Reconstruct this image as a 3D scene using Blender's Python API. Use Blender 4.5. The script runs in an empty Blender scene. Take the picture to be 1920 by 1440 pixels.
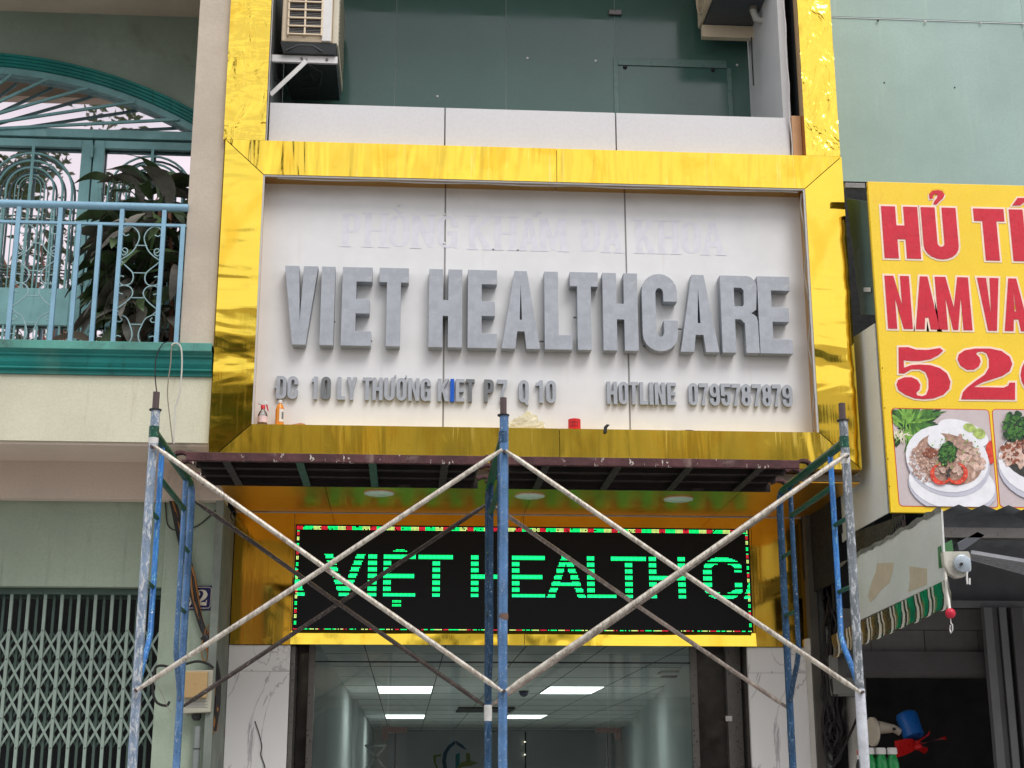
import bpy, math, random
from mathutils import Vector, Matrix
from mathutils.geometry import tessellate_polygon
random.seed(7)
PI = math.pi
S = bpy.context.scene
COL = S.collection

# ------------------------------------------------------------------ camera
YAW, PIT, ROL, FPX = math.radians(4.049), math.radians(15.308), math.radians(-0.10), 2750.0
EYE = Vector((0, 0, 1.6))
_f = Vector((math.sin(YAW)*math.cos(PIT), math.cos(YAW)*math.cos(PIT), math.sin(PIT)))
_r0 = Vector((math.cos(YAW), -math.sin(YAW), 0)); _u0 = _r0.cross(_f)
_r = _r0*math.cos(ROL) + _u0*math.sin(ROL); _u = _u0*math.cos(ROL) - _r0*math.sin(ROL)
cd = bpy.data.cameras.new('camera'); cam = bpy.data.objects.new('camera', cd); COL.objects.link(cam)
cam.matrix_world = Matrix(((_r.x, _u.x, -_f.x, EYE.x), (_r.y, _u.y, -_f.y, EYE.y), (_r.z, _u.z, -_f.z, EYE.z), (0, 0, 0, 1)))
cd.sensor_width = 36; cd.lens = 36*FPX/1920; cd.clip_end = 1500; cd.clip_start = 0.05
S.camera = cam
S.render.resolution_x = 1024; S.render.resolution_y = 768

# ------------------------------------------------------------------ sky, sun, exposure
SUN_EL, SUN_AZ = math.radians(52), math.radians(155)     # azimuth from +Y towards +X
w = bpy.data.worlds.new('World'); S.world = w; w.use_nodes = True
nt = w.node_tree; nt.nodes.clear()
sky = nt.nodes.new('ShaderNodeTexSky'); sky.sky_type = 'NISHITA'; sky.sun_disc = False
sky.sun_elevation = SUN_EL; sky.sun_rotation = SUN_AZ; sky.dust_density = 3
tc = nt.nodes.new('ShaderNodeTexCoord'); mp = nt.nodes.new('ShaderNodeMapping'); mp.inputs['Scale'].default_value = (1.6, 1.6, 3.2)
nz = nt.nodes.new('ShaderNodeTexNoise'); nz.inputs['Scale'].default_value = 1.5; nz.inputs['Detail'].default_value = 5; nz.inputs['Roughness'].default_value = .55
cr = nt.nodes.new('ShaderNodeValToRGB')
cr.color_ramp.elements[0].position = .36; cr.color_ramp.elements[0].color = (6.7, 6.8, 7.3, 1)
cr.color_ramp.elements[1].position = .66; cr.color_ramp.elements[1].color = (10.9, 10.6, 10.9, 1)
mx = nt.nodes.new('ShaderNodeMix'); mx.data_type = 'RGBA'; mx.inputs[0].default_value = .88
bg = nt.nodes.new('ShaderNodeBackground'); bg.inputs['Strength'].default_value = .1
wo = nt.nodes.new('ShaderNodeOutputWorld')
L = nt.links.new
L(tc.outputs['Generated'], mp.inputs['Vector']); L(mp.outputs[0], nz.inputs['Vector']); L(nz.outputs['Fac'], cr.inputs[0])
L(sky.outputs[0], mx.inputs[6]); L(cr.outputs[0], mx.inputs[7]); L(mx.outputs[2], bg.inputs['Color']); L(bg.outputs[0], wo.inputs['Surface'])
sd = bpy.data.lights.new('sun', 'SUN'); sd.energy = 1.35; sd.angle = math.radians(28); sd.color = (1, .975, .94)
so = bpy.data.objects.new('sun', sd); COL.objects.link(so)
_d = Vector((math.sin(SUN_AZ)*math.cos(SUN_EL), math.cos(SUN_AZ)*math.cos(SUN_EL), math.sin(SUN_EL)))
so.rotation_euler = _d.to_track_quat('Z', 'Y').to_euler(); so.location = (6, -12, 20)
S.view_settings.view_transform = 'Standard'; S.view_settings.look = 'None'; S.view_settings.exposure = 0.5; S.view_settings.gamma = 1
S.render.engine = 'CYCLES'

# ------------------------------------------------------------------ pixel -> place (1920x1440 photograph)
def _ray(x, y): return _r*((x-960)/FPX) + _u*((720-y)/FPX) + _f
def P(x, y, Y):
    d = _ray(x, y); return EYE + d*(Y/d.y)
def PZ(x, y, Z):
    d = _ray(x, y); return EYE + d*((Z-1.6)/d.z)
def PX(x, y, X):
    d = _ray(x, y); return EYE + d*(X/d.x)

# ------------------------------------------------------------------ materials
def c3(r, g, b, k=1.0):
    f = lambda v: ((v/255)/12.92 if v/255 <= .04045 else ((v/255+.055)/1.055)**2.4)*k
    return (f(r), f(g), f(b))
class NT:
    def __init__(s, m): s.t = m.node_tree; s.n = s.t.nodes; s.l = s.t.links
    def new(s, ty, **kw):
        n = s.n.new(ty)
        for k, v in kw.items(): setattr(n, k, v)
        return n
    def link(s, a, b): s.l.new(a, b)
    def noise(s, vec, scale, detail=3, rough=.5, dist=0):
        n = s.new('ShaderNodeTexNoise'); n.inputs['Scale'].default_value = scale; n.inputs['Detail'].default_value = detail
        n.inputs['Roughness'].default_value = rough; n.inputs['Distortion'].default_value = dist; s.link(vec, n.inputs['Vector']); return n.outputs['Fac']
    def map(s, vec, sc, loc=(0, 0, 0)):
        n = s.new('ShaderNodeMapping'); n.inputs['Scale'].default_value = sc; n.inputs['Location'].default_value = loc; s.link(vec, n.inputs['Vector']); return n.outputs[0]
    def ramp(s, f, a, b, va=0, vb=1):
        n = s.new('ShaderNodeMapRange'); n.inputs[1].default_value = a; n.inputs[2].default_value = b; n.inputs[3].default_value = va; n.inputs[4].default_value = vb
        n.interpolation_type = 'SMOOTHSTEP'; s.link(f, n.inputs[0]); return n.outputs[0]
    def mix(s, f, a, b):
        n = s.new('ShaderNodeMix'); n.data_type = 'RGBA'
        for sock, v in ((n.inputs[0], f), (n.inputs[6], a), (n.inputs[7], b)):
            if isinstance(v, (int, float)): sock.default_value = v
            elif isinstance(v, tuple): sock.default_value = (*v[:3], 1)
            else: s.link(v, sock)
        return n.outputs[2]
    def math(s, op, a, b=0):
        n = s.new('ShaderNodeMath', operation=op)
        for i, v in enumerate((a, b)):
            if isinstance(v, (int, float)): n.inputs[i].default_value = v
            else: s.link(v, n.inputs[i])
        return n.outputs[0]
def base(name):
    m = bpy.data.materials.new(name); m.use_nodes = True; h = NT(m)
    b = m.node_tree.nodes['Principled BSDF']; t = h.new('ShaderNodeTexCoord').outputs['Object']
    return m, h, b, t
def paint(name, col, rough=.55, metal=0, var=.12, scale=3, stain=None, st=.0, streak=None, ss=.0, bump=.15, spec=.4, fine=60, chip=None, ch=0, chs=30):
    """painted / plastered surface: broad tone drift, blotchy stain, vertical runs, chips"""
    m, h, b, t = base(name)
    lo = tuple(x*(1-var) for x in col); hi = tuple(min(1, x*(1+var)) for x in col)
    c = h.mix(h.ramp(h.noise(t, scale, 5, .6), .3, .7), lo, hi)
    g = h.noise(t, fine, 3, .6)
    c = h.mix(h.ramp(g, .3, .75, 0, .35), c, tuple(x*.8 for x in col))
    if stain: c = h.mix(h.ramp(h.noise(t, scale*.7, 6, .65, .5), .62-st*.3, .74, 0, .85), c, stain)
    if streak:
        v = h.noise(h.map(t, (9, 9, .7)), 1.6, 5, .65)
        c = h.mix(h.ramp(v, .66-ss*.3, .78, 0, .8), c, streak)
    if chip:
        k = h.ramp(h.noise(h.map(t, (1, 1, .45)), chs, 4, .6, .3), .66-ch*.3, .67-ch*.3, 0, 1)
        c = h.mix(k, c, chip)
    h.link(c, b.inputs['Base Color'])
    h.link(h.ramp(h.noise(t, scale*3, 3), .2, .8, max(.03, rough-.12), min(1, rough+.12)), b.inputs['Roughness'])
    b.inputs['Metallic'].default_value = metal; b.inputs['Specular IOR Level'].default_value = spec
    if bump:
        bn = h.new('ShaderNodeBump'); bn.inputs['Strength'].default_value = bump; bn.inputs['Distance'].default_value = .004
        h.link(g, bn.inputs['Height']); h.link(bn.outputs[0], b.inputs['Normal'])
    return m
def gold(name, wob=.012, wsc=1.6, drip=.5, crink=0, col=(.86, .60, .085), rough=.09, off=(0, 0, 0), st3=None, stk=0):
    m, h, b, t = base(name)
    t = h.map(t, (1, 1, 1), off)
    st = h.noise(h.map(t, (38, 38, 1.1)), 1.0, 4, .6, .3)
    pat = h.noise(t, 1.3, 3, .55)
    k = h.math('MULTIPLY', h.ramp(st, .56, .66), h.ramp(pat, .42, .6, 0, drip))
    blot = h.ramp(h.noise(t, 7, 5, .65, .8), .55, .72, 0, .35)
    sp = h.ramp(h.noise(t, 120, 2, .6), .70, .74, 0, .6)
    c = h.mix(k, col, (.93, .72, .22)); c = h.mix(blot, c, tuple(x*.82 for x in col)); c = h.mix(h.ramp(h.noise(h.map(t, (1, 1, .6), (4, 4, 4)), 2.6, 4, .6, 1.0), .48, .70, 0, .55), c, (col[0]*.93, col[1]*.72, col[2]*.35)); c = h.mix(sp, c, (.8, .68, .35))
    h.link(c, b.inputs['Base Color']); b.inputs['Metallic'].default_value = 1
    r = h.math('ADD', h.math('MULTIPLY', k, .28), h.math('ADD', h.math('MULTIPLY', blot, .22), rough)); h.link(r, b.inputs['Roughness'])
    hgt = h.math('MULTIPLY', h.noise(t, wsc, 2, .4), wob*100)
    if crink: hgt = h.math('ADD', hgt, h.math('MULTIPLY', h.noise(h.map(t, (1, 1, .55)), 6, 2.5, .5, 1.4), crink*100))
    if st3: hgt = h.math('ADD', hgt, h.math('MULTIPLY', h.noise(h.map(t, st3), 1, 3, .5, .4), stk*100))
    hgt = h.math('ADD', hgt, h.math('MULTIPLY', st, .02))
    bn = h.new('ShaderNodeBump'); bn.inputs['Strength'].default_value = 1; bn.inputs['Distance'].default_value = .01
    h.link(hgt, bn.inputs['Height']); h.link(bn.outputs[0], b.inputs['Normal'])
    return m
def glow(name, col, k):
    m = bpy.data.materials.new(name); m.use_nodes = True; b = m.node_tree.nodes['Principled BSDF']
    b.inputs['Base Color'].default_value = (*[x*.3 for x in col], 1); b.inputs['Emission Color'].default_value = (*col, 1); b.inputs['Emission Strength'].default_value = k
    return m
def glassy(name, tint, refl=1.0, ior=1.5, rough=.0):
    m = bpy.data.materials.new(name); m.use_nodes = True; h = NT(m); h.n.clear()
    o = h.new('ShaderNodeOutputMaterial'); tr = h.new('ShaderNodeBsdfTransparent'); gl = h.new('ShaderNodeBsdfGlossy'); mix = h.new('ShaderNodeMixShader'); fr = h.new('ShaderNodeFresnel')
    tr.inputs[0].default_value = (*tint, 1); gl.inputs['Roughness'].default_value = rough; gl.inputs['Color'].default_value = (refl, refl, refl, 1); fr.inputs[0].default_value = ior
    h.link(fr.outputs[0], mix.inputs[0]); h.link(tr.outputs[0], mix.inputs[1]); h.link(gl.outputs[0], mix.inputs[2]); h.link(mix.outputs[0], o.inputs[0])
    return m
def flat(name, col, rough=.5, metal=0, spec=.4):
    return paint(name, col, rough, metal, var=.07, scale=12, bump=0, spec=spec, fine=150)
def tubepaint(name, col, chipc, ch=.1, rust=None):
    m, h, b, t = base(name)
    c = h.mix(h.ramp(h.noise(t, 5, 4, .6), .35, .7), tuple(x*.75 for x in col), tuple(min(1, x*1.25) for x in col))
    c = h.mix(h.ramp(h.noise(h.map(t, (1, 1, .35)), 48, 6, .78, .6), .57-ch, .62-ch), c, chipc)
    c = h.mix(h.ramp(h.noise(t, 90, 3, .7), .62, .68), c, (.55, .56, .55))
    if rust: c = h.mix(h.ramp(h.noise(t, 3.2, 5, .7), .60, .66, 0, .85), c, rust)
    h.link(c, b.inputs['Base Color']); b.inputs['Roughness'].default_value = .42; b.inputs['Metallic'].default_value = .25
    bn = h.new('ShaderNodeBump'); bn.inputs['Strength'].default_value = .5; bn.inputs['Distance'].default_value = .002
    h.link(h.noise(t, 70, 4, .7), bn.inputs['Height']); h.link(bn.outputs[0], b.inputs['Normal'])
    return m

M = {}
M['gold_top'] = gold('gold_top', .014, 1.5, .95, rough=.045, col=(.93, .64, .075), st3=(4, 4, .5), stk=.035)
M['gold_side'] = gold('gold_side', .012, 1.1, .25, col=(.92, .66, .08), rough=.055, st3=(.6, .6, 2.0), stk=.021)
M['gold_low'] = gold('gold_low', .008, 1.2, .7, off=(3, 1, 2), rough=.12, col=(.93, .65, .08), st3=(2.5, 2.5, .5), stk=.008)
M['gold_crink'] = gold('gold_crink', .02, 1.8, .2, crink=.030, col=(.95, .68, .09), off=(5, 2, 1))
M['gold_crink_l'] = gold('gold_crink_l', .03, 1.4, .2, crink=.009, st3=(2.2, 2.2, 4.5), stk=.020, col=(.93, .66, .09), off=(1, 7, 3))
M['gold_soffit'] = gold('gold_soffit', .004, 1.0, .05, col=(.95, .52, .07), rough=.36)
M['gold_fascia'] = gold('gold_fascia', .012, 1.0, .1, col=(.92, .56, .07), rough=.06, off=(2, 3, 9))
M['panel'] = paint('white_panel', (.765, .765, .765), .38, var=.02, scale=1.2, stain=(.62, .58, .54), st=-.05, streak=(.71, .70, .685), ss=.22, bump=.0, fine=4)
M['parapet'] = paint('lilac_panel_dimmed', (.65, .645, .66), .38, var=.02, scale=1.2, bump=0)  # lilac grey, darkened in colour to dim the light on the parapet
M['panel_edge'] = flat('panel_edge', (.55, .54, .53), .4)
M['joint'] = flat('grey_joint', (.30, .29, .28), .6)
M['letter'] = paint('letter_metal', (.385, .41, .45), .42, .15, var=.10, scale=16, stain=(.47, .48, .48), st=.08, streak=(.33, .35, .38), ss=.25, bump=.2, fine=90)
M['letter_side'] = paint('letter_side', (.33, .36, .39), .5, .1, var=.15, scale=14, stain=(.22, .19, .15), st=.1)
M['letter_dark'] = flat('letter_dark', (.17, .18, .19), .5)
M['letter_blue'] = flat('letter_blue', (.0, .10, .55), .4)
M['ghost'] = flat('ghost_glue', (.73, .728, .785), .5)
M['beige'] = paint('beige_render', c3(192, 180, 164), .85, var=.12, scale=1.6, stain=c3(150, 138, 125), st=.05, streak=c3(176, 162, 146), ss=.36, bump=.5)
M['band'] = paint('parapet_render', c3(205, 203, 180), .85, var=.10, scale=.9, stain=c3(158, 188, 168), st=.26, streak=c3(184, 174, 148), ss=.40, bump=.5)
M['beam'] = paint('beam_render', c3(214, 198, 184), .85, var=.07, scale=1.2, stain=c3(150, 138, 126), st=.0, bump=.4)
M['greenwall'] = paint('green_wall', c3(154, 168, 150), .8, var=.14, scale=1.1, stain=c3(128, 146, 122), st=.15, streak=c3(126, 140, 122), ss=.38, bump=.5)
M['wall_up'] = paint('upper_wall', c3(146, 162, 150), .8, var=.14, scale=1.3, stain=c3(118, 122, 104), st=.1, bump=.4)
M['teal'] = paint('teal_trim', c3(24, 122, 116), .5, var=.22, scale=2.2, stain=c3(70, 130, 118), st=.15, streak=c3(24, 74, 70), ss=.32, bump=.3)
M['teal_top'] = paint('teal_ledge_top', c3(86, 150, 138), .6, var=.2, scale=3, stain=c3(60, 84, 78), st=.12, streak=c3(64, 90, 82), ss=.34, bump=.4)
M['door'] = paint('door_paint', c3(120, 166, 168), .45, .1, var=.18, scale=4, stain=c3(142, 184, 182), st=.1, streak=c3(60, 100, 98), ss=.05, bump=.2)
M['rail'] = paint('rail_paint', c3(136, 176, 198), .35, .1, var=.12, scale=4, stain=c3(152, 188, 204), st=.1, bump=.1)
M['scroll'] = paint('scroll_paint', c3(150, 180, 184), .4, .3, var=.2, scale=8)
M['mirror'] = bpy.data.materials.new('mirror_film'); M['mirror'].use_nodes = True
_b = M['mirror'].node_tree.nodes['Principled BSDF']; _b.inputs['Base Color'].default_value = (.84, .74, .76, 1); _b.inputs['Metallic'].default_value = 1; _b.inputs['Roughness'].default_value = .012
M['gate'] = paint('gate_paint', c3(146, 164, 154), .4, .15, var=.16, scale=2.2, stain=c3(96, 112, 98), st=.1, bump=.15)
M['gate_dark'] = paint('gate_back', c3(84, 104, 96), .5, .2, var=.2, scale=3)  # darkened gate paint; the back lattice's shade is in its colour
M['dark'] = flat('dark_void', (.012, .013, .016), .8)  # near-black colour stands in for shade in gaps and rooms
M['darkroom'] = paint('dark_room', (.045, .043, .045), .85, var=.25, scale=2)  # colour darkened to stand in for the unlit shop interior
M['block'] = paint('dark_block', (.12, .115, .11), .9, var=.2, scale=3, stain=(.06, .055, .05), st=.1)  # dark grey with darker blotches
M['mint'] = paint('mint_sheet', c3(150, 174, 167), .42, .05, var=.10, scale=.9, stain=c3(132, 162, 148), st=.18, streak=c3(160, 182, 172), ss=.38, bump=.08)
M['greysheet'] = paint('grey_sheet', c3(224, 228, 224), .45, .1, var=.08, scale=1.4, stain=c3(198, 178, 146), st=-.06, streak=c3(160, 160, 152), ss=.0, bump=.06)
M['patch'] = flat('old_paint_patch', c3(204, 192, 168), .6)
M['greenglass'] = paint('green_glass', (.062, .135, .112), .05, 0, var=.10, scale=.8, stain=(.06, .08, .068), st=.1, bump=0, spec=.6)
M['glass'] = glassy('clear_glass', (.86, .89, .88), .9)
M['marble'] = None
def marble():
    m, h, b, t = base('white_marble')
    n = h.noise(h.map(t, (1.6, 1.6, .9)), 1.0, 6, .55, 1.6)
    v = h.math('ABSOLUTE', h.math('SUBTRACT', n, .5)); k = h.ramp(v, 0, .016, .95, 0)
    k = h.math('MULTIPLY', k, h.ramp(h.noise(t, 2.2, 2), .36, .54))
    h.link(h.mix(k, (.88, .88, .88), (.45, .45, .47)), b.inputs['Base Color']); b.inputs['Roughness'].default_value = .16
    return m
M['marble'] = marble()
M['granite'] = paint('brown_granite', (.042, .036, .033), .12, var=.3, scale=6, stain=(.07, .055, .045), st=.1, bump=0, spec=.6)
M['steel_dark'] = flat('brushed_steel', (.20, .19, .18), .35, .6)
M['ceil'] = paint('ceiling_tile', (.86, .88, .86), .9, var=.05, scale=3, bump=.2)
M['grid'] = flat('ceiling_grid', (.05, .055, .05), .6)
M['inwall'] = paint('room_wall', (.78, .78, .80), .9, var=.05, scale=1, spec=.1, bump=0)
M['inwall2'] = paint('room_wall_green', (.74, .78, .77), .9, var=.05, scale=1, spec=.1, bump=0)
M['lamp'] = glow('panel_lamp', (.92, 1.0, .98), 3.0)
M['fitting'] = flat('bronze_fitting', (.10, .08, .07), .35, .5)
M['black'] = flat('black_rubber', (.02, .02, .021), .45)
M['cable'] = flat('black_cable', (.022, .02, .02), .5)
M['orange_wire'] = flat('brown_wire', c3(150, 100, 50), .5)
M['grey_wire'] = flat('grey_wire', c3(140, 132, 120), .5)
M['white'] = flat('white_plastic', (.72, .71, .69), .35)
M['cream'] = paint('cream_plastic', c3(226, 208, 180), .45, var=.07, scale=4, streak=c3(190, 160, 130), ss=.0)
M['meter'] = paint('meter_box', c3(168, 166, 150), .5, var=.1, scale=8, stain=c3(110, 106, 92), st=.08)
M['meter_lid'] = paint('meter_lid', c3(176, 148, 104), .35, var=.07, scale=5, bump=0)
M['pvc'] = paint('grey_pvc', c3(128, 134, 132), .4, var=.1, scale=5, streak=c3(90, 88, 84), ss=.1)
M['pvc_white'] = paint('white_pvc', c3(198, 196, 188), .4, var=.08, scale=5, stain=c3(120, 112, 100), st=.06, streak=c3(110, 100, 90), ss=.1)
M['pvc_pink'] = paint('salmon_pipe', c3(196, 138, 116), .5, var=.08, scale=8, bump=.2)
M['blue_tube'] = tubepaint('blue_tube', c3(84, 124, 170), c3(140, 160, 182), .0)
M['silver_tube'] = tubepaint('silver_tube', c3(128, 146, 168), c3(198, 202, 204), .06, rust=c3(90, 150, 128))
M['silver_tube_r'] = tubepaint('silver_tube_r', c3(118, 126, 132), c3(192, 196, 200), .05)
M['green_tube'] = tubepaint('green_tube', c3(14, 82, 62), c3(40, 62, 60), .0)
M['darkblue_tube'] = tubepaint('darkblue_tube', c3(30, 70, 104), c3(72, 104, 136), .02, rust=c3(40, 46, 52))
M['bright_blue'] = tubepaint('bright_blue_tube', c3(50, 116, 186), c3(104, 166, 190), .02, rust=c3(90, 170, 150))
M['spigot'] = flat('rusty_spigot', c3(92, 78, 78), .55, .4)
M['brace_light'] = tubepaint('brace_light', c3(176, 166, 152), c3(206, 200, 188), .1)
M['brace_mid'] = tubepaint('brace_mid', c3(146, 132, 124), c3(176, 166, 154), .06)
M['brace_dark'] = tubepaint('brace_dark', c3(74, 64, 60), c3(104, 92, 86), .0)
M['deck'] = paint('maroon_deck', c3(84, 52, 54), .65, .2, var=.35, scale=11, stain=c3(140, 118, 112), st=.16, chip=c3(196, 188, 178), ch=.055, chs=34, bump=.8)
M['deck_under'] = paint('deck_under', c3(46, 38, 38), .6, .3, var=.35, scale=6, stain=c3(96, 84, 80), st=.1)
M['deck_green'] = paint('deck_green', c3(44, 84, 70), .6, .1, var=.2, scale=9)
M['yellow'] = paint('yellow_print', c3(248, 210, 42), .35, var=.035, scale=3, stain=c3(240, 178, 40), st=-.02, bump=.02, spec=.5)
M['yellow_low'] = M['yellow']
M['red_print'] = paint('red_print', c3(208, 36, 56), .3, var=.10, scale=9, stain=c3(222, 66, 84), st=.08, bump=.05)
M['white_print'] = flat('white_print', c3(250, 226, 206), .4)
M['navy'] = flat('navy_enamel', c3(32, 30, 88), .2)
M['enamel_white'] = flat('white_enamel', c3(222, 214, 196), .25)
M['leaf'] = paint('dracaena_leaf', (.070, .115, .045), .38, var=.35, scale=4, stain=(.070, .068, .050), st=.15, bump=.1, spec=.5)
M['leaf2'] = paint('dracaena_leaf_grey', (.15, .14, .115), .5, var=.3, scale=4, stain=(.10, .085, .07), st=.15, spec=.5)
M['stem'] = paint('plant_stem', c3(140, 98, 78), .8, var=.2, scale=20)
M['led_black'] = None
def ledface():
    m, h, b, t = base('led_face')
    br = h.new('ShaderNodeTexVoronoi'); br.inputs['Scale'].default_value = 100; br.inputs['Randomness'].default_value = 0; h.link(t, br.inputs['Vector'])
    h.link(h.mix(h.ramp(br.outputs['Distance'], .28, .38), (.030, .030, .036), (.006, .007, .009)), b.inputs['Base Color']); b.inputs['Roughness'].default_value = .5
    b.inputs['Specular IOR Level'].default_value = .25
    return m
M['led_black'] = ledface()
M['led_green'] = glow('led_green', (.0, .95, .20), 1.35)
M['led_cyan'] = glow('led_cyan', (.01, .95, .36), 1.35)
M['led_red'] = glow('led_red', (.9, .02, .05), .9)
M['led_yellow'] = glow('led_yellow', (.7, .95, .25), 1.1)

# ------------------------------------------------------------------ mesh helpers
class MB:
    def __init__(s): s.v = []; s.f = []; s.m = []
    def add(s, vs, fs, mi=0):
        o = len(s.v); s.v += [tuple(p) for p in vs]; s.f += [tuple(i+o for i in f) for f in fs]; s.m += [mi]*len(fs); return s
    def box(s, x0, x1, y0, y1, z0, z1, mi=0):
        return s.add([(x0, y0, z0), (x1, y0, z0), (x1, y1, z0), (x0, y1, z0), (x0, y0, z1), (x1, y0, z1), (x1, y1, z1), (x0, y1, z1)],
                     [(0, 1, 5, 4), (1, 2, 6, 5), (2, 3, 7, 6), (3, 0, 4, 7), (4, 5, 6, 7), (3, 2, 1, 0)], mi)
    def prism(s, pts, off, mi=0):
        """convex/any polygon pts (3D) extruded by vector off"""
        n = len(pts); a = [Vector(p) for p in pts]; b = [p+Vector(off) for p in a]
        tr = tessellate_polygon([a])
        fs = [tuple(t) for t in tr] + [tuple(n+i for i in reversed(t)) for t in tr]
        fs += [(i, (i+1) % n, n+(i+1) % n, n+i) for i in range(n)]
        return s.add(a+b, fs, mi)
    def bar(s, a, b, w, d, mi=0, up=(0, 1, 0)):
        """flat bar from a to b: w across in the plane perpendicular to up, d along up"""
        a = Vector(a); b = Vector(b); t = (b-a).normalized(); u = Vector(up); u = (u-t*u.dot(t)).normalized(); q = t.cross(u)
        vs = []
        for p in (a, b):
            for i, j in ((-1, -1), (1, -1), (1, 1), (-1, 1)): vs.append(p+q*(w/2*i)+u*(d/2*j))
        return s.add(vs, [(0, 1, 2, 3), (7, 6, 5, 4), (0, 4, 5, 1), (1, 5, 6, 2), (2, 6, 7, 3), (3, 7, 4, 0)], mi)
    def tube(s, pts, r, n=10, mi=0, cap=True):
        pts = [Vector(p) for p in pts]; rs = r if isinstance(r, (list, tuple)) else [r]*len(pts); vs = []; k = len(pts)
        t0 = (pts[1]-pts[0]).normalized(); u = Vector((0, 0, 1)) if abs(t0.z) < .9 else Vector((1, 0, 0))
        u = (u-t0*u.dot(t0)).normalized()
        for i, p in enumerate(pts):
            t = (pts[min(i+1, k-1)]-pts[max(i-1, 0)]).normalized(); u = (u-t*u.dot(t)).normalized(); q = t.cross(u)
            for j in range(n):
                a = 2*PI*j/n; vs.append(p+(u*math.cos(a)+q*math.sin(a))*rs[i])
        fs = [(i*n+j, i*n+(j+1) % n, (i+1)*n+(j+1) % n, (i+1)*n+j) for i in range(k-1) for j in range(n)]
        if cap: fs += [tuple(reversed(range(n))), tuple((k-1)*n+j for j in range(n))]
        return s.add(vs, fs, mi)
    def lathe(s, c, prof, n=18, axis=(0, 0, 1), mi=0):
        """prof: (radius, distance along axis)"""
        ax = Vector(axis).normalized(); u = ax.orthogonal().normalized(); q = ax.cross(u); c = Vector(c); vs = []; k = len(prof)
        for r, z in prof:
            for j in range(n):
                a = 2*PI*j/n; vs.append(c+ax*z+(u*math.cos(a)+q*math.sin(a))*max(r, 1e-4))
        fs = [(i*n+j, i*n+(j+1) % n, (i+1)*n+(j+1) % n, (i+1)*n+j) for i in range(k-1) for j in range(n)]
        fs += [tuple(reversed(range(n))), tuple((k-1)*n+j for j in range(n))]
        return s.add(vs, fs, mi)
    def contour(s, cons, org, ax, az, dep, mi=0, side=None):
        """2D contours (outer, holes) placed at org with axes ax, az and extruded by dep"""
        org = Vector(org); ax = Vector(ax); az = Vector(az); dep = Vector(dep)
        flat2 = [[Vector((p[0], p[1], 0)) for p in c] for c in cons]; tr = tessellate_polygon(flat2)
        pts = [org+ax*p.x+az*p.y for c in flat2 for p in c]; n = len(pts)
        s.add(pts+[p+dep for p in pts], [tuple(t) for t in tr]+[tuple(n+i for i in reversed(t)) for t in tr], mi)
        o = 0; fs = []
        for c in flat2:
            k = len(c); fs += [(o+i, o+(i+1) % k, n+o+(i+1) % k, n+o+i) for i in range(k)]; o += k
        b = len(s.v)-2*n
        s.f += [tuple(i+b for i in f) for f in fs]; s.m += [mi if side is None else side]*len(fs)
        return s
WL = {}
def wl(o): return WL.get(o.name, Vector((0, 0, 0)))
def put(name, me, mats, parent=None, loc=None, rot=None):
    o = bpy.data.objects.new(name, me); COL.objects.link(o)
    if parent is not None: o.parent = parent
    if loc is not None: o.location = Vector(loc)-(wl(parent) if parent is not None else Vector((0, 0, 0)))
    if rot is not None: o.rotation_euler = rot
    return o
def mesh(name, mb, mats, org=Vector((0, 0, 0)), smooth=False):
    me = bpy.data.meshes.new(name); me.from_pydata([tuple(Vector(v)-org) for v in mb.v], [], mb.f)
    for m in (mats if isinstance(mats, (list, tuple)) else [mats]): me.materials.append(m)
    me.polygons.foreach_set('material_index', mb.m)
    if smooth: me.polygons.foreach_set('use_smooth', [True]*len(mb.f))
    me.validate(); me.update()
    import bmesh
    bm = bmesh.new(); bm.from_mesh(me); bmesh.ops.recalc_face_normals(bm, faces=bm.faces); bm.to_mesh(me); bm.free()
    return me
def build(name, mb, mats, parent=None, smooth=False, bevel=0, label=None):
    """one mesh object; origin at the middle of its own bounds"""
    xs = [v[0] for v in mb.v]; ys = [v[1] for v in mb.v]; zs = [v[2] for v in mb.v]
    org = Vector(((min(xs)+max(xs))/2, (min(ys)+max(ys))/2, min(zs)))
    o = put(name, mesh(name, mb, mats, org, smooth), None, parent, org); WL[o.name] = org
    if smooth:
        try: o.data.set_sharp_from_angle(angle=math.radians(40))
        except Exception: pass
    if bevel:
        bv = o.modifiers.new('bevel', 'BEVEL'); bv.width = bevel; bv.segments = 2; bv.limit_method = 'ANGLE'
    if label: o['label'] = label
    return o
def tag(o, label=None, cat=None, group=None, kind=None):
    if label: o['label'] = label
    if cat: o['category'] = cat
    if group: o['group'] = group
    if kind: o['kind'] = kind
    return o
def thing(name, loc, label, cat, group=None):
    o = bpy.data.objects.new(name, None); COL.objects.link(o); o.location = loc; o.empty_display_size = .1; WL[o.name] = Vector(loc)
    return tag(o, label, cat, group)
def box(x0, x1, y0, y1, z0, z1): return MB().box(x0, x1, y0, y1, z0, z1)

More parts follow.
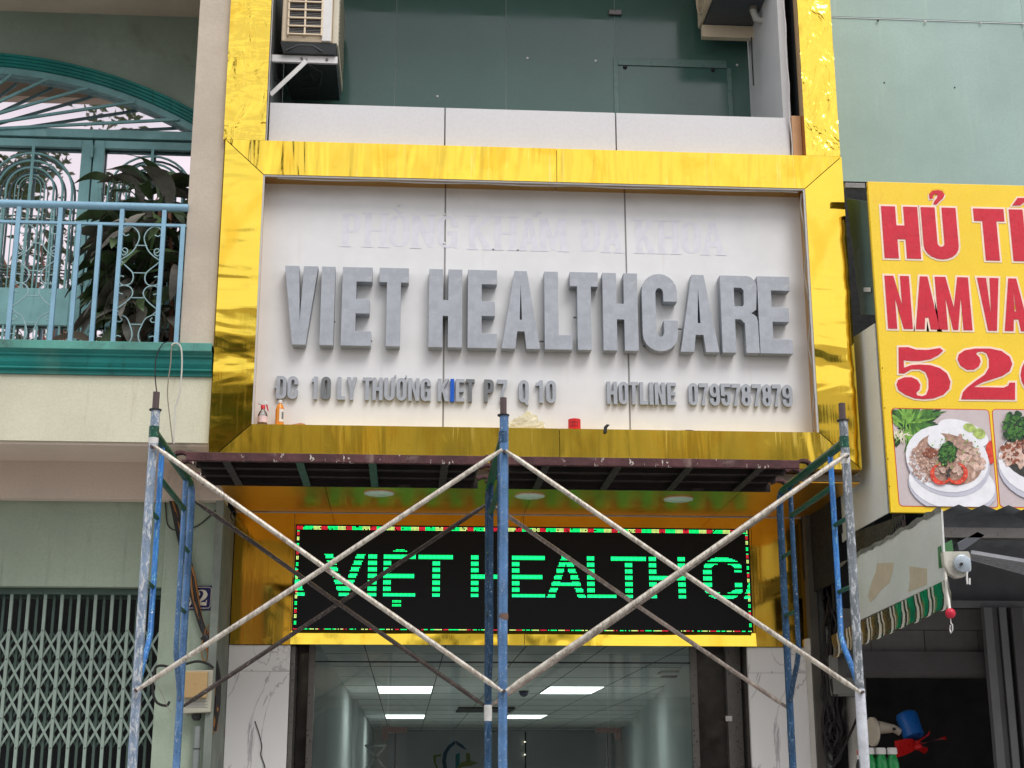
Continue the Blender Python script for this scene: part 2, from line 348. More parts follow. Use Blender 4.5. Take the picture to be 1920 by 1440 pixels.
# ------------------------------------------------------------------ glyphs (unit height, width w, stroke t)
def arc(cx, cy, rx, ry, a0, a1, n=7):
    return [(cx+rx*math.cos(math.radians(a0+(a1-a0)*i/n)), cy+ry*math.sin(math.radians(a0+(a1-a0)*i/n))) for i in range(n+1)]
def glyph(c, w, t, th=None, r=None):
    th = th or t; r = r or min(w/2, .26); ri = max(.01, r-th*.8); wi = w/2-t
    if c in 'O0QƠ':
        out = arc(w/2, 1-r, w/2, r, 180, 0, 10)+arc(w/2, r, w/2, r, 0, -180, 10); ho = arc(w/2, 1-th-ri, wi, ri, 180, 0, 8)+arc(w/2, th+ri, wi, ri, 0, -180, 8)
        if c == 'Q': out = arc(w/2, 1-r, w/2, r, 180, 0, 10)+arc(w/2, r, w/2, r, 0, -48, 4)+[(w*.98, -.10), (w*.70, -.10)]+arc(w/2, r, w/2, r, -75, -180, 7)
        res = [[out, ho]]
        if c == 'Ơ': res.append([[(w*.80, 1.0), (w*.98, 1.0), (w*1.04, 1.12), (w*.90, 1.12)]])
        return res
    if c in 'C': return [[[(w, .64)]+arc(w/2, 1-r, w/2, r, 0, 180, 10)+arc(w/2, r, w/2, r, 180, 360, 10)+[(w, .40), (w-t, .40)]+arc(w/2, th+ri, wi, ri, 0, -180, 8)+arc(w/2, 1-th-ri, wi, ri, 180, 0, 8)+[(w-t, .64)]]]
    if c in 'G': return [[[(w, .66)]+arc(w/2, 1-r, w/2, r, 0, 180, 10)+arc(w/2, r, w/2, r, 180, 300, 8)+[(w*.86, 0), (w, 0), (w, .52), (w*.5, .52), (w*.5, .40), (w-t, .40)]+arc(w/2, th+ri, wi, ri, 0, -180, 8)+arc(w/2, 1-th-ri, wi, ri, 180, 0, 8)+[(w-t, .66)]]]
    if c in 'UƯ':
        res = [[[(0, 1), (t, 1)]+arc(w/2, th+ri, wi, ri, 180, 360, 8)+[(w-t, 1), (w, 1)]+arc(w/2, r, w/2, r, 0, -180, 10)]]
        if c == 'Ư': res.append([[(w*.86, 1.005), (w*.99, 1.005), (w*1.12, 1.13), (w*.98, 1.13)]])
        return res
    if c in 'DĐ':
        out = [(0, 0)]+[(w-r, 0)]+arc(w-r, r, r, r, -90, 0, 6)+arc(w-r, 1-r, r, r, 0, 90, 6)+[(0, 1)]
        if c == 'Đ': out += [(0, .56), (-.09, .56), (-.09, .46), (0, .46)]
        return [[out, [(t, th)]+arc(w-t-ri*.6, th+ri, ri*.6, ri, -90, 0, 5)+arc(w-t-ri*.6, 1-th-ri, ri*.6, ri, 0, 90, 5)+[(t, 1-th)]]]
    if c == 'P': return [[[(0, 0), (t, 0), (t, .40)]+arc(w-r*.9, .40+r*.9, r*.9, r*.9, -90, 0, 6)+arc(w-r*.9, 1-r*.9, r*.9, r*.9, 0, 90, 6)+[(0, 1)], [(t, .40+th), (w-t-.02, .40+th+.02), (w-t, .40+th+.06), (w-t, 1-th-.06), (w-t-.02, 1-th-.02), (t, 1-th)]]]
    if c == 'R': return [[[(0, 0), (t, 0), (t, .43), (w-t-.05, .43), (w-t, .38), (w-t*.98, .02), (w-t*.95, 0), (w, 0), (w-.005, .40), (w-.02, .47), (w-.085, .515), (w-.02, .56)]+arc(w-.13, .85, .13, .15, 0, 90, 6)+[(0, 1)], [(t, .60), (w-t-.02, .60), (w-t, .63), (w-t, .81), (w-t-.03, .84), (t, .84)]]]
    if c == 'H': return [[[(0, 0), (t, 0), (t, .5-th*.55), (w-t, .5-th*.55), (w-t, 0), (w, 0), (w, 1), (w-t, 1), (w-t, .5+th*.55), (t, .5+th*.55), (t, 1), (0, 1)]]]
    if c == 'I': return [[[(0, 0), (w, 0), (w, 1), (0, 1)]]]
    if c == 'E': return [[[(0, 0), (w, 0), (w, th), (t, th), (t, .5-th/2), (w*.93, .5-th/2), (w*.93, .5+th/2), (t, .5+th/2), (t, 1-th), (w, 1-th), (w, 1), (0, 1)]]]
    if c == 'T': return [[[(w/2-t/2, 0), (w/2+t/2, 0), (w/2+t/2, 1-th), (w, 1-th), (w, 1), (0, 1), (0, 1-th), (w/2-t/2, 1-th)]]]
    if c == 'L': return [[[(0, 0), (w, 0), (w, th), (t, th), (t, 1), (0, 1)]]]
    if c == 'V': return [[[(w*.30, 0), (w*.70, 0), (w, 1), (w-t*1.02, 1), (w/2, .30), (t*1.02, 1), (0, 1)]]]
    if c == 'A':
        a = t*.98
        return [[[(0, 0), (a, 0), (a+.025, .22), (w-a-.025, .22), (w-a, 0), (w, 0), (w*.66, 1), (w*.34, 1)], [(a+.055, .37), (w-a-.055, .37), (w/2, .82)]]]
    if c == 'Y': return [[[(w/2-t/2, 0), (w/2+t/2, 0), (w/2+t/2, .42), (w, 1), (w-t*1.05, 1), (w/2, .62), (t*1.05, 1), (0, 1), (w/2-t/2, .42)]]]
    if c == 'N': return [[[(0, 0), (t, 0), (t, .58), (w-t, 0), (w, 0), (w, 1), (w-t, 1), (w-t, .45), (t, 1), (0, 1)]]]
    if c == 'M': return [[[(0, 0), (t, 0), (t, .62), (w/2-t*.28, 0), (w/2+t*.28, 0), (w-t, .62), (w-t, 0), (w, 0), (w, 1), (w-t*1.2, 1), (w/2, .42), (t*1.2, 1), (0, 1)]]]
    if c == 'K': return [[[(0, 0), (t, 0), (t, .36), (t+.03, .42), (w-t*1.1, 0), (w, 0), (t+.10, .60), (w, 1), (w-t*1.1, 1), (t, .60), (t, 1), (0, 1)]]]
    if c == '1': return [[[(w-t, 0), (w, 0), (w, 1), (w-t*.9, 1), (w-t*1.3, .92), (0, .88), (0, .74), (w-t, .77)]]]
    if c == '7': return [[[(w*.22, 0), (w*.22+t*1.1, 0), (w*.62, .40), (w, .84), (w, 1), (0, 1), (0, .82), (w-t, .82), (w*.45, .50)]]]
    if c == '8':
        r2 = w/2
        out = arc(w/2, .74, w/2*.94, .26, -30, 210, 12)+arc(w/2, .27, w/2, .27, 150, 390, 12)
        return [[out, arc(w/2, .745, wi*.9, .26-th, 0, 330, 11), arc(w/2, .27, wi, .27-th, 0, 330, 11)]]
    if c == '9':
        return [[arc(w/2, .70, w/2, .30, 180, 0, 10)+arc(w/2, .24, w/2, .24, 0, -180, 10)+[(0, .32), (t, .32)]+arc(w/2, .24, wi, .24-th, 180, 360, 8)+[(w-t, .44)]+arc(w/2, .64, w/2, .26, -55, -180, 7), arc(w/2, .70, wi, .30-th, 180, 0, 8)+arc(w/2, .66, wi, .12, 0, -180, 6)]]
    if c == '5':
        return [[[(0, 1), (w, 1), (w, 1-th), (t, 1-th), (t, .63)]+arc(w/2, .40, w/2, .23, 75, 0, 5)+arc(w/2, .25, w/2, .25, 0, -180, 10)+[(0, .32), (t, .32)]+arc(w/2, .25, wi, .25-th, 180, 360, 8)+arc(w/2, .38, wi, .12, 0, 160, 6)+[(t, .42), (0, .46)]]]
    return []
def area(c): return sum(c[i][0]*c[(i+1) % len(c)][1]-c[(i+1) % len(c)][0]*c[i][1] for i in range(len(c)))/2
def grow(c, d):
    s = 1 if area(c) > 0 else -1; n = len(c); out = []
    for i in range(n):
        p0 = Vector(c[i-1]); p1 = Vector(c[i]); p2 = Vector(c[(i+1) % n])
        a = (p1-p0); b = (p2-p1)
        if a.length < 1e-6 or b.length < 1e-6: continue
        a.normalize(); b.normalize(); na = Vector((a.y, -a.x))*s; nb = Vector((b.y, -b.x))*s; m = na+nb
        if m.length < .3: m = na
        m.normalize(); k = d/max(.45, m.dot(na)); q = p1+m*k; out.append((q.x, q.y))
    return out
def inside(x, y, cons):
    r = False
    for c in cons:
        n = len(c)
        for i in range(n):
            (x0, y0), (x1, y1) = c[i], c[(i+1) % n]
            if (y0 > y) != (y1 > y) and x < (x1-x0)*(y-y0)/(y1-y0)+x0: r = not r
    return r

# ================================================================== SETTING: ground, street
def struct(name, mb, m): return tag(build(name, mb, m), kind='structure')
asph = paint('asphalt', (.24, .235, .225), .9, var=.2, scale=.6, stain=(.18, .175, .17), st=.1, bump=.8)
conc = paint('pavement_concrete', (.44, .42, .39), .85, var=.15, scale=1.2, stain=(.3, .28, .26), st=.1, bump=.6)
struct('ground', box(-300, 300, -300, 300, -.20, -.15), asph)
struct('road', box(-60, 60, -6.5, 6.0, -.146, -.12), asph)
struct('pavement', box(-60, 60, 6.0, 30, -.14, 0), conc)
struct('far_pavement', box(-60, 60, -9.0, -6.5, -.14, 0), conc)

# ================================================================== CLINIC BUILDING
YF = 9.8                       # front face of the gold sign box
FX0, FX1, FZ0, FZ1 = -1.362, 3.134, 3.715, 6.072
IX0, IX1, IZ0, IZ1 = -1.084, 2.847, 3.976, 5.811
YB = 9.975                     # white back panel
clinic = thing('clinic_building', (.88, 9.9, 0), 'narrow clinic shopfront clad in gold mirror sheet between teal balcony house and noodle shop', 'building')
# --- body
build('side_wall', box(-1.33, -1.10, 11.50, 26, 0, 12), M['beam'], clinic)
build('side_wall', box(2.98, 3.09, 11.50, 14, 0, 12), M['beam'], clinic)
build('floor_slab', box(-1.10, 5.0, 11.42, 32, 3.20, 3.60), M['inwall'], clinic)
# sign box carcass (behind the back panel)
build('sign_carcass', box(FX0+.01, FX1-.01, YB+.03, YB+.13, FZ0+.02, FZ1-.02), M['steel_dark'], clinic)

sign = thing('clinic_sign', ((FX0+FX1)/2, YF, FZ0), 'large white clinic sign in a mirror gold frame with grey VIET HEALTHCARE letters', 'sign')
def frame_piece(p, mat, th=.010):
    mb = MB(); mb.prism([(x, YF, z) for x, z in p], (0, th, 0)); return build('frame_sheet', mb, mat, sign)
g = .004
XM = 1.022                     # seam of the top and bottom strips
frame_piece([(FX0+g, FZ1), (XM-.002, FZ1), (XM-.002, IZ1), (IX0+g, IZ1)], M['gold_top'])
frame_piece([(XM+.002, FZ1), (FX1-g, FZ1), (IX1-g, IZ1), (XM+.002, IZ1)], M['gold_top'])
frame_piece([(FX0, FZ1-g), (IX0, IZ1-g), (IX0, IZ0+g), (FX0, FZ0+g)], M['gold_side'])
frame_piece([(FX1, FZ1-g), (FX1, FZ0+g), (IX1, IZ0+g), (IX1, IZ1-g)], M['gold_side'])
frame_piece([(FX0+g, FZ0), (IX0+g, IZ0), (XM-.002, IZ0), (XM-.002, FZ0)], M['gold_low'])
frame_piece([(XM+.002, FZ0), (XM+.002, IZ0), (IX1-g, IZ0), (FX1-g, FZ0)], M['gold_low'])
# outer skins of the box
build('outer_skin', box(FX0, FX0+.008, YF+.012, 10.4, FZ0, FZ1), M['gold_side'], sign)
build('outer_skin', box(FX1-.008, FX1, YF+.012, 10.4, FZ0, FZ1), M['gold_side'], sign)
build('outer_skin', box(FX0+.01, FX1-.01, YF+.012, 10.1, FZ1-.010, FZ1-.002), M['gold_top'], sign)
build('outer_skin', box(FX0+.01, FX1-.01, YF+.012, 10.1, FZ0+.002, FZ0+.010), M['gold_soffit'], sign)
# returns
brown = gold('gold_return', .004, 1.2, .1, col=(.62, .36, .09), rough=.22)  # same gold sheet, browned in colour for the orange it reflects
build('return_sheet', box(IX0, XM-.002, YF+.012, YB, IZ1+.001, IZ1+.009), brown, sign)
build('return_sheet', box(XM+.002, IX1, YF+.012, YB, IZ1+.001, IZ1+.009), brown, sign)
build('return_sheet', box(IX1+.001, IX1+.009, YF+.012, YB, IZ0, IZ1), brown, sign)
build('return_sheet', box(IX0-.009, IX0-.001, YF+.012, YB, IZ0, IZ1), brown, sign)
build('sill_sheet', box(IX0, IX1, YF+.012, YB, IZ0-.009, IZ0-.001), M['gold_low'], sign)
# white aluminium edge strips inside the frame
build('edge_strip', box(IX0, IX1, YF+.006, YF+.022, IZ1-.012, IZ1), M['panel_edge'], sign)
build('edge_strip', box(IX0, IX0+.012, YF+.006, YF+.022, IZ0, IZ1-.013), M['panel_edge'], sign)
build('edge_strip', box(IX1-.014, IX1, YF+.006, YF+.022, IZ0, IZ1-.013), M['panel_edge'], sign)
# back panels, joints
s1, s2 = P(833, 570, YB).x, P(1176, 570, YB).x
for a, b in ((IX0-.005, s1-.006), (s1+.006, s2-.006), (s2+.006, IX1+.005)):
    build('back_panel', box(a, b, YB, YB+.02, IZ0-.01, IZ1+.01), M['panel'], sign, bevel=.0015)
for a in (s1, s2):
    build('joint_strip', box(a-.006, a+.006, YB+.006, YB+.02, IZ0-.01, IZ1+.01), M['joint'], sign)
# loose cable along the inside of the frame (right edge)
pts = [(IX1-.02-.012*math.sin(i*.9), YF+.03+.01*math.sin(i*1.7), IZ1-.03-(IZ1-IZ0-.05)*i/24) for i in range(25)]
build('trim_cord', MB().tube(pts, .007, 6), M['grey_wire'], sign, smooth=True)
pts = [(IX0+.1+(IX1-IX0-.15)*i/30, YF+.03, IZ1-.012-.01*abs(math.sin(i*.55))) for i in range(31)]
build('trim_cord', MB().tube(pts, .006, 6), M['panel_edge'], sign, smooth=True)

# --- big letters
LD = .085; YL = YB-.008-LD
zt, zb = P(765, 503, YL).z, P(765, 650, YL).z; LH = zt-zb
big = [('V', 531, 594), ('I', 601, 626.5), ('E', 640.5, 697), ('T', 710, 765.5), ('H', 804, 866.5), ('E', 877, 932), ('A', 940.5, 1012.5), ('L', 1021, 1072.5), ('T', 1066, 1122), ('H', 1130.5, 1196), ('C', 1204, 1270), ('A', 1274, 1346), ('R', 1352, 1421), ('E', 1422, 1483)]
for ch, a, b in big:
    A = P(a, 580, YL).x; B = P(b, 580, YL).x
    if ch == 'T' and a == 1066: A += .012
    wu = (B-A)/LH; mb = MB()
    for cons in glyph(ch, wu, .17, .185): mb.contour(cons, (A, YL, zb), (LH, 0, 0), (0, 0, LH), (0, LD, 0), 0, 1)
    o = build('letter', mb, [M['letter'], M['letter_side']], sign, bevel=.0015)
# small fixing stubs on the letters
rs = random.Random(3)
for k in range(15):
    x = P(560+k*64+rs.uniform(-12, 12), 600, YL+.05).x; z = zb+LH*rs.uniform(.06, .5)
    build('fixing_screw', MB().lathe((x, YL+.055, z), [(.006, 0), (.006, .03)], 6, (1, 0, 0)), M['steel_dark'], sign)
# --- small letters
SD = .03; YS = YB-.004-SD
sz0 = P(540, 747.5, YS).z; sz1 = P(540, 705, YS).z; SH = sz1-sz0
small = [('Đ', 518, 537), ('C', 539, 558.5), ('1', 584, 595), ('0', 602, 620), ('L', 632.5, 647.5), ('Y', 650, 669), ('T', 680, 697), ('H', 698.5, 717.5), ('Ư', 720.5, 740), ('Ơ', 743.5, 762), ('N', 765.5, 786.5), ('G', 789, 808), ('K', 821, 842), ('I', 844.5, 851.5), ('E', 854.5, 871), ('T', 873.5, 890), ('P', 908, 926), ('7', 932.5, 951), ('Q', 973, 991.5), ('1', 1005, 1018), ('0', 1024, 1042.5),
         ('H', 1138, 1157), ('O', 1160, 1178), ('T', 1180, 1197), ('L', 1199.5, 1214.5), ('I', 1217.5, 1225), ('N', 1227.5, 1247), ('E', 1251, 1267.5), ('0', 1291, 1308.5), ('7', 1311, 1328), ('9', 1330.5, 1349), ('5', 1351.5, 1370), ('7', 1371.5, 1388), ('8', 1389.5, 1408), ('7', 1410, 1427), ('8', 1428.5, 1446.5), ('7', 1447.5, 1464), ('9', 1466.5, 1485.5)]
for i, (ch, a, b) in enumerate(small):
    A = P(a, 728, YS).x; B = P(b, 728, YS).x; wu = (B-A)/SH; mb = MB()
    for cons in glyph(ch, wu, .155 if ch != 'I' else wu, .15): mb.contour(cons, (A, YS, sz0), (SH, 0, 0), (0, 0, SH), (0, SD, 0), 0, 1)
    dk = i in (3, 15, 16); bl = (i == 13)
    m = [M['letter_blue']]*2 if bl else ([M['letter_dark']]*2 if dk else [M['letter'], M['letter_side']])
    o = build('letter', mb, m, sign)
    if bl: o['label'] = 'blue letter I'
    if dk: o['label'] = 'darker grey letter'
# --- ghost of removed lettering  PHONG KHAM DA KHOA (glue marks, flat)
gz0 = P(760, 463, YB).z; gz1 = P(760, 403, YB).z; GH = gz1-gz0
ghost = [('P', 642, 676), ('H', 684, 726), ('O', 730, 768), ('N', 773, 815), ('G', 820, 858), ('K', 880, 922), ('H', 928, 968), ('A', 974, 1010), ('M', 1012, 1062), ('Đ', 1090, 1125), ('A', 1130, 1166), ('K', 1192, 1228), ('H', 1234, 1272), ('O', 1277, 1313), ('A', 1316, 1356)]
def serif(ch, w, t):
    """thin slab serifs, kept clear of the glyph outline"""
    st = {'P': [(0, t, 0)], 'H': [(0, t, 0), (w-t, w, 0), (0, t, 1), (w-t, w, 1)], 'K': [(0, t, 0), (0, t, 1), (w-t, w, 0)], 'A': [(0, t*.8, 0), (w-t, w, 0)], 'M': [(0, t, 0), (w-t, w, 0)], 'N': [(0, t, 0), (w-t, w, 1)]}.get(ch, [])
    return [[[(a-.07, z*1.003-(.035 if z == 0 else 0)-.002), (b+.07, z*1.003-(.035 if z == 0 else 0)-.002), (b+.07, z*1.003+(.035 if z else 0)-.002), (a-.07, z*1.003+(.035 if z else 0)-.002)]] for a, b, z in st]
for ch, a, b in ghost:
    A = P(a, 435, YB).x; B = P(b, 435, YB).x; wu = (B-A)/GH; mb = MB()
    for cons in glyph(ch, wu, .19, .07): mb.contour(cons, (A, YB-.0012, gz0), (GH, 0, 0), (0, 0, GH), (0, .0006, 0))
    for q_, cons in enumerate(serif(ch, wu, .19)): mb.contour(cons, (A, YB-.0020-.00006*((a*7+q_*3) % 11), gz0), (GH, 0, 0), (0, 0, GH), (0, .0006, 0))
    if ch in 'A' and a == 974: mb.prism([(A+.10, YB-.002, gz1+.01), (A+.13, YB-.002, gz1+.01), (A+.17, YB-.002, gz1+.05), (A+.13, YB-.002, gz1+.05)], (0, .0015, 0))
    if a == 730: mb.prism([(A+.02, YB-.002, gz1+.05), (A+.05, YB-.002, gz1+.05), (A+.09, YB-.002, gz1+.01), (A+.06, YB-.002, gz1+.01)], (0, .0015, 0))
    build('glue_ghost_letter', mb, M['ghost'], sign)
for x, y in ((833, 402), (833, 456), (748, 385)):
    p = P(x, y, YB-.004); build('glue_blob', MB().lathe(p, [(.0, -.002), (.011, 0), (.0, .006)], 8, (0, -1, 0)), M['white'], sign, smooth=True)

# --- columns above the sign
cl0, cl1 = P(424, 262, YF).x, P(497, 262, YF).x
cr0, cr1 = P(1512, 290, YF).x, P(1576, 292, YF).x
build('gold_column_sheet', box(cl0-.02, cl1, YF+.004, YF+.016, FZ1+.003, 8.4), M['gold_crink_l'], clinic)
build('gold_column_side', box(cl1-.01, cl1, YF+.018, 10.0, FZ1+.003, 8.4), M['steel_dark'], clinic)
build('gold_column_side', box(cl0-.02, cl0-.01, YF+.018, 10.8, FZ1+.003, 8.4), M['gold_side'], clinic)
build('gold_column_sheet', box(cr0, cr1, YF+.004, YF+.016, FZ1+.003, 8.4), M['gold_crink'], clinic)
build('gold_column_side', box(cr0, cr0+.01, YF+.018, 9.92, FZ1+.003, 8.4), brown, clinic)
build('gold_column_side', box(cr1-.01, cr1, YF+.018, 10.8, FZ1+.003, 8.4), M['gold_side'], clinic)
build('column_core', box(cl0, cl1-.02, 10.01, 11.2, FZ1-.2, 8.4), M['steel_dark'], clinic)
build('column_core', box(cr0+.02, cr1-.02, 9.94, 11.2, FZ1-.2, 8.4), M['dark'], clinic)
# --- parapet panels
YP = 9.93
pz = P(1000, 207, YP).z; px0 = P(505, 230, YP).x; px1 = P(1480, 250, YP).x; q1 = P(834, 250, YP).x; q2 = P(1155, 250, YP).x
for a, b in ((px0, q1-.005), (q1+.005, q2-.005), (q2+.005, px1)):
    build('parapet_panel', box(a, b, YP, YP+.02, FZ1-.15, pz), M['parapet'], clinic, bevel=.0015)
build('parapet_core', box(px0+.02, px1-.02, YP+.025, YP+.09, FZ1-.15, pz-.012), M['joint'], clinic)
tan = paint('reflection_tan', c3(196, 150, 108), .5, var=.05)  # tan colour holds the brown reflection of the gold return
build('parapet_end', box(px1+.012, cr0-.002, YP-.04, YP+.02, FZ1+.01, pz), tan, clinic)
build('corner_trim', box(px0-.022, px0-.006, YP-.06, YP-.045, FZ1+.01, 8.4), M['panel_edge'], clinic)
build('trim_cord', MB().tube([(px1+.004+.006*math.sin(i*1.3), YP-.03, FZ1+.02+i*.1) for i in range(24)], .006, 6), M['panel_edge'], clinic, smooth=True)
# --- recess behind the parapet: side walls, green glass
YG = 11.0
rwx = P(1408, 200, YG).x; lwx = P(505, 230, YP).x-.02
build('recess_wall', box(rwx, rwx+.06, YP+.1, YG+.1, 5.9, 8.4), M['panel'], clinic)
build('recess_wall', box(lwx-.05, lwx, 10.02, YG+.1, 5.9, 8.4), paint('grey_render', c3(112, 118, 118), .7), clinic)
gx = [lwx, P(741, 150, YG).x, P(949, 150, YG).x, P(1155, 150, YG).x, rwx]
for i in range(4):
    build('glass_pane', box(gx[i]+.003, gx[i+1]-.003, YG, YG+.012, 5.9, 8.4), M['greenglass'], clinic)
build('glass_seal', MB().box(gx[1]-.003, gx[1]+.003, YG+.002, YG+.01, 5.9, 8.4).box(gx[2]-.003, gx[2]+.003, YG+.002, YG+.01, 5.9, 8.4).box(gx[3]-.003, gx[3]+.003, YG+.002, YG+.01, 5.9, 8.4), paint('grey_seal', (.22, .27, .25), .5), clinic)
# inner sash frame lines, latch and fixing buttons on the glass
sash = paint('sash_green', (.11, .19, .165), .3, var=.1)
a = P(1150, 120, YG); b = P(1158, 120, YG); c = P(1362, 120, YG); d = P(1370, 120, YG); zt2 = P(1150, 108, YG).z; zt3 = P(1150, 122, YG).z
build('sash_bar', box(a.x, b.x, YG-.010, YG-.001, 5.9, zt2), sash, clinic)
build('sash_bar', box(b.x+.002, c.x-.002, YG-.010, YG-.001, zt3, zt2), sash, clinic)
build('sash_bar', box(c.x, d.x, YG-.010, YG-.001, 5.9, zt3), sash, clinic)
build('window_latch', box(P(1141, 25, YG).x, P(1165, 25, YG).x, YG-.03, YG-.001, P(1150, 30, YG).z, P(1150, 21, YG).z), M['steel_dark'], clinic, bevel=.003)
for x, y in ((989, 109), (1117, 114), (820, 181), (1382, 122)):
    build('glass_button', MB().lathe(P(x, y, YG-.001), [(.011, 0), (.010, .004), (.004, .008)], 10, (0, -1, 0)), M['white'], clinic, smooth=True)
for x, y in ((1172, 126), (1336, 131)):
    build('glass_clip', MB().lathe(P(x, y, YG-.001), [(.018, 0), (.016, .012), (.006, .02)], 10, (0, -1, 0)), M['black'], clinic, smooth=True)
# closing slab above the recess
build('roof_slab', box(lwx, rwx, 9.95, 11.6, 8.4, 8.6), M['panel'], clinic)

# --- soffit and fascia under the sign
YFA = 11.30; SZ = 3.645
fx0, fx1 = P(430, 1208, YFA).x, P(1530, 1213, YFA).x
fzb = P(980, 1210.5, YFA).z
so_x = [fx0, P(622, 960, YFA).x, P(982, 960, YFA).x, P(1336, 960, YFA).x, fx1]
for i in range(4):
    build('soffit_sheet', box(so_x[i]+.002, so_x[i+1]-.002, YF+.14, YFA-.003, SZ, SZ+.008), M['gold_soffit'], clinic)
build('soffit_core', box(fx0, fx1, YF+.14, YFA+.3, SZ+.012, SZ+.06), M['steel_dark'], clinic)
build('seam_bead', box(fx0, fx1, YFA-.006, YFA-.001, SZ-.010, SZ-.003), M['panel_edge'], clinic)
ledx0, ledx1 = P(553, 1080, YFA-.06).x, P(1406, 1080, YFA-.06).x
ledz0, ledz1 = P(980, 1183, YFA-.06).z, P(980, 989, YFA-.06).z
zsm = P(500, 1010, YFA).z
for a, b, z0, z1 in ((fx0, P(548, 1100, YFA).x, fzb, SZ-.004), (P(548, 1100, YFA).x, so_x[2], ledz0-.1, SZ-.004), (so_x[2], P(1413, 1100, YFA).x, ledz0-.1, SZ-.004), (P(1413, 1100, YFA).x, fx1, fzb, SZ-.004)):
    build('fascia_sheet', box(a+.002, b-.002, YFA, YFA+.01, z0, z1), M['gold_fascia'], clinic)
for a, b in ((P(548, 1100, YFA).x, so_x[2]), (so_x[2], P(1413, 1100, YFA).x)):
    build('fascia_sheet', MB().prism([(a+.002, YFA-.026, fzb), (a+.002, YFA-.010, ledz0-.004), (a+.002, YFA-.002, ledz0-.004), (a+.002, YFA-.002, fzb)], (b-a-.004, 0, 0)), gold('gold_fascia_low', .012, 2.5, .05, col=(.93, .66, .07), rough=.06, off=(7, 3, 2)), clinic)
build('fascia_core', box(fx0+.01, fx1-.01, YFA+.015, YFA+.12, fzb+.02, SZ-.01), M['steel_dark'], clinic)
for x, y in ((711, 925), (993.5, 930), (1272, 936)):
    p = PZ(x, y, SZ-.006)
    t = thing('downlight', p, {711: 'leftmost round downlight in the gold soffit above the LED screen', 993.5: 'middle round downlight in the gold soffit beside the centre scaffold post', 1272: 'rightmost round downlight in the gold soffit above the LED screen'}[x], 'downlight', 'round downlights in the gold soffit')
    build('diffuser', MB().lathe(p, [(.098, 0), (.098, -.006), (.09, -.010)], 28), flat('frosted_diffuser', (.70, .85, .78), .35), t, smooth=True)  # green tint puts the LED board's glow into the pale diffuser
    build('rim', MB().lathe(p+Vector((0, 0, .0)), [(.108, .004), (.110, -.004), (.100, -.006), (.100, .004)], 28), M['white'], t, smooth=True)
# --- marble cheeks
mz = fzb-.003
lx0, lx1 = P(430, 1300, YFA).x, P(541, 1300, YFA).x; rx0, rx1 = P(1406, 1300, YFA).x, fx1-.06
mzs = P(480, 1258, YFA).z
for a, b in ((lx0-.02, lx1), (rx0, rx1)):
    build('marble_slab', box(a, b, YFA+.02, YFA+.06, mzs+.001, mz), M['marble'], clinic, bevel=.0015)
    build('marble_slab', box(a, b, YFA+.02, YFA+.06, .9, mzs-.001), M['marble'], clinic, bevel=.0015)
    build('marble_slab', box(a, b, YFA+.02, YFA+.06, 0, .898), M['marble'], clinic, bevel=.0015)
build('cheek_core', box(lx0-.02, lx1-.01, YFA+.065, YFA+.4, 0, mz+.2), M['granite'], clinic)
build('cheek_core', box(rx0+.01, rx1, YFA+.065, YFA+.4, 0, mz+.2), M['granite'], clinic)
# --- door surround and glazing
YD = YFA+.30
def pxx(x, Y=YD, y=1300): return P(x, y, Y).x
build('door_frame', box(lx1+.002, lx1+.035, YFA+.06, YD+.05, 0, mz), M['steel_dark'], clinic, bevel=.002)
build('door_frame', box(pxx(556), pxx(577), YD+.06, YD+.10, 0, mz+.1), M['granite'], clinic)
build('door_frame', box(pxx(577), pxx(589), YD-.01, YD+.05, 0, mz+.06), M['steel_dark'], clinic, bevel=.002)
build('door_frame', box(pxx(1296), pxx(1308), YD-.01, YD+.05, 0, mz+.06), M['steel_dark'], clinic, bevel=.002)
build('door_frame', box(pxx(1308), pxx(1362), YD+.05, YD+.10, 0, mz+.1), M['granite'], clinic)
build('door_frame', box(pxx(1362), rx0-.002, YD-.03, YD+.05, 0, mz+.06), M['steel_dark'], clinic, bevel=.002)
build('door_head', box(lx1, rx0, YFA+.06, YD+.03, mz+.06, mz+.30), M['inwall'], clinic)
ztr = P(900, 1242, YD).z
build('transom_seal', box(pxx(589), pxx(1296), YD-.006, YD+.018, ztr-.004, ztr+.006), M['black'], clinic)
zp = P(900, 1368, YD).z
build('transom_pane', box(pxx(589), pxx(1296), YD, YD+.012, ztr+.007, mz+.2), M['glass'], clinic)
d0, d1, d2 = pxx(729, YD, 1260), pxx(741, YD, 1410), pxx(1150, YD, 1260)
build('side_pane', box(pxx(589), d0-.002, YD, YD+.012, 0, ztr-.005), M['glass'], clinic)
build('side_pane', box(pxx(1141, YD, 1410)+.004, pxx(1296), YD, YD+.012, 0, ztr-.005), M['glass'], clinic)
build('transom_pane', box(d0+.002, pxx(1141, YD, 1410), YD+.001, YD+.012, zp+.004, ztr-.005), M['glass'], clinic)
for k in (0, 1):
    a, b = (d1+.004, pxx(940, YD, 1410)-.003) if k == 0 else (pxx(940, YD, 1410)+.003, pxx(1139, YD, 1410)-.004)
    dl = build('door_leaf', box(a, b, YD+.001, YD+.012, .02, zp-.004), M['glass'], clinic)
build('seal_strip', box(d1-.006, d1+.004, YD-.004, YD+.016, 0, zp-.01), M['black'], clinic)
build('seal_strip', box(pxx(1139.5, YD, 1410)-.004, pxx(1139.5, YD, 1410)+.006, YD-.004, YD+.016, 0, zp-.01), M['black'], clinic)
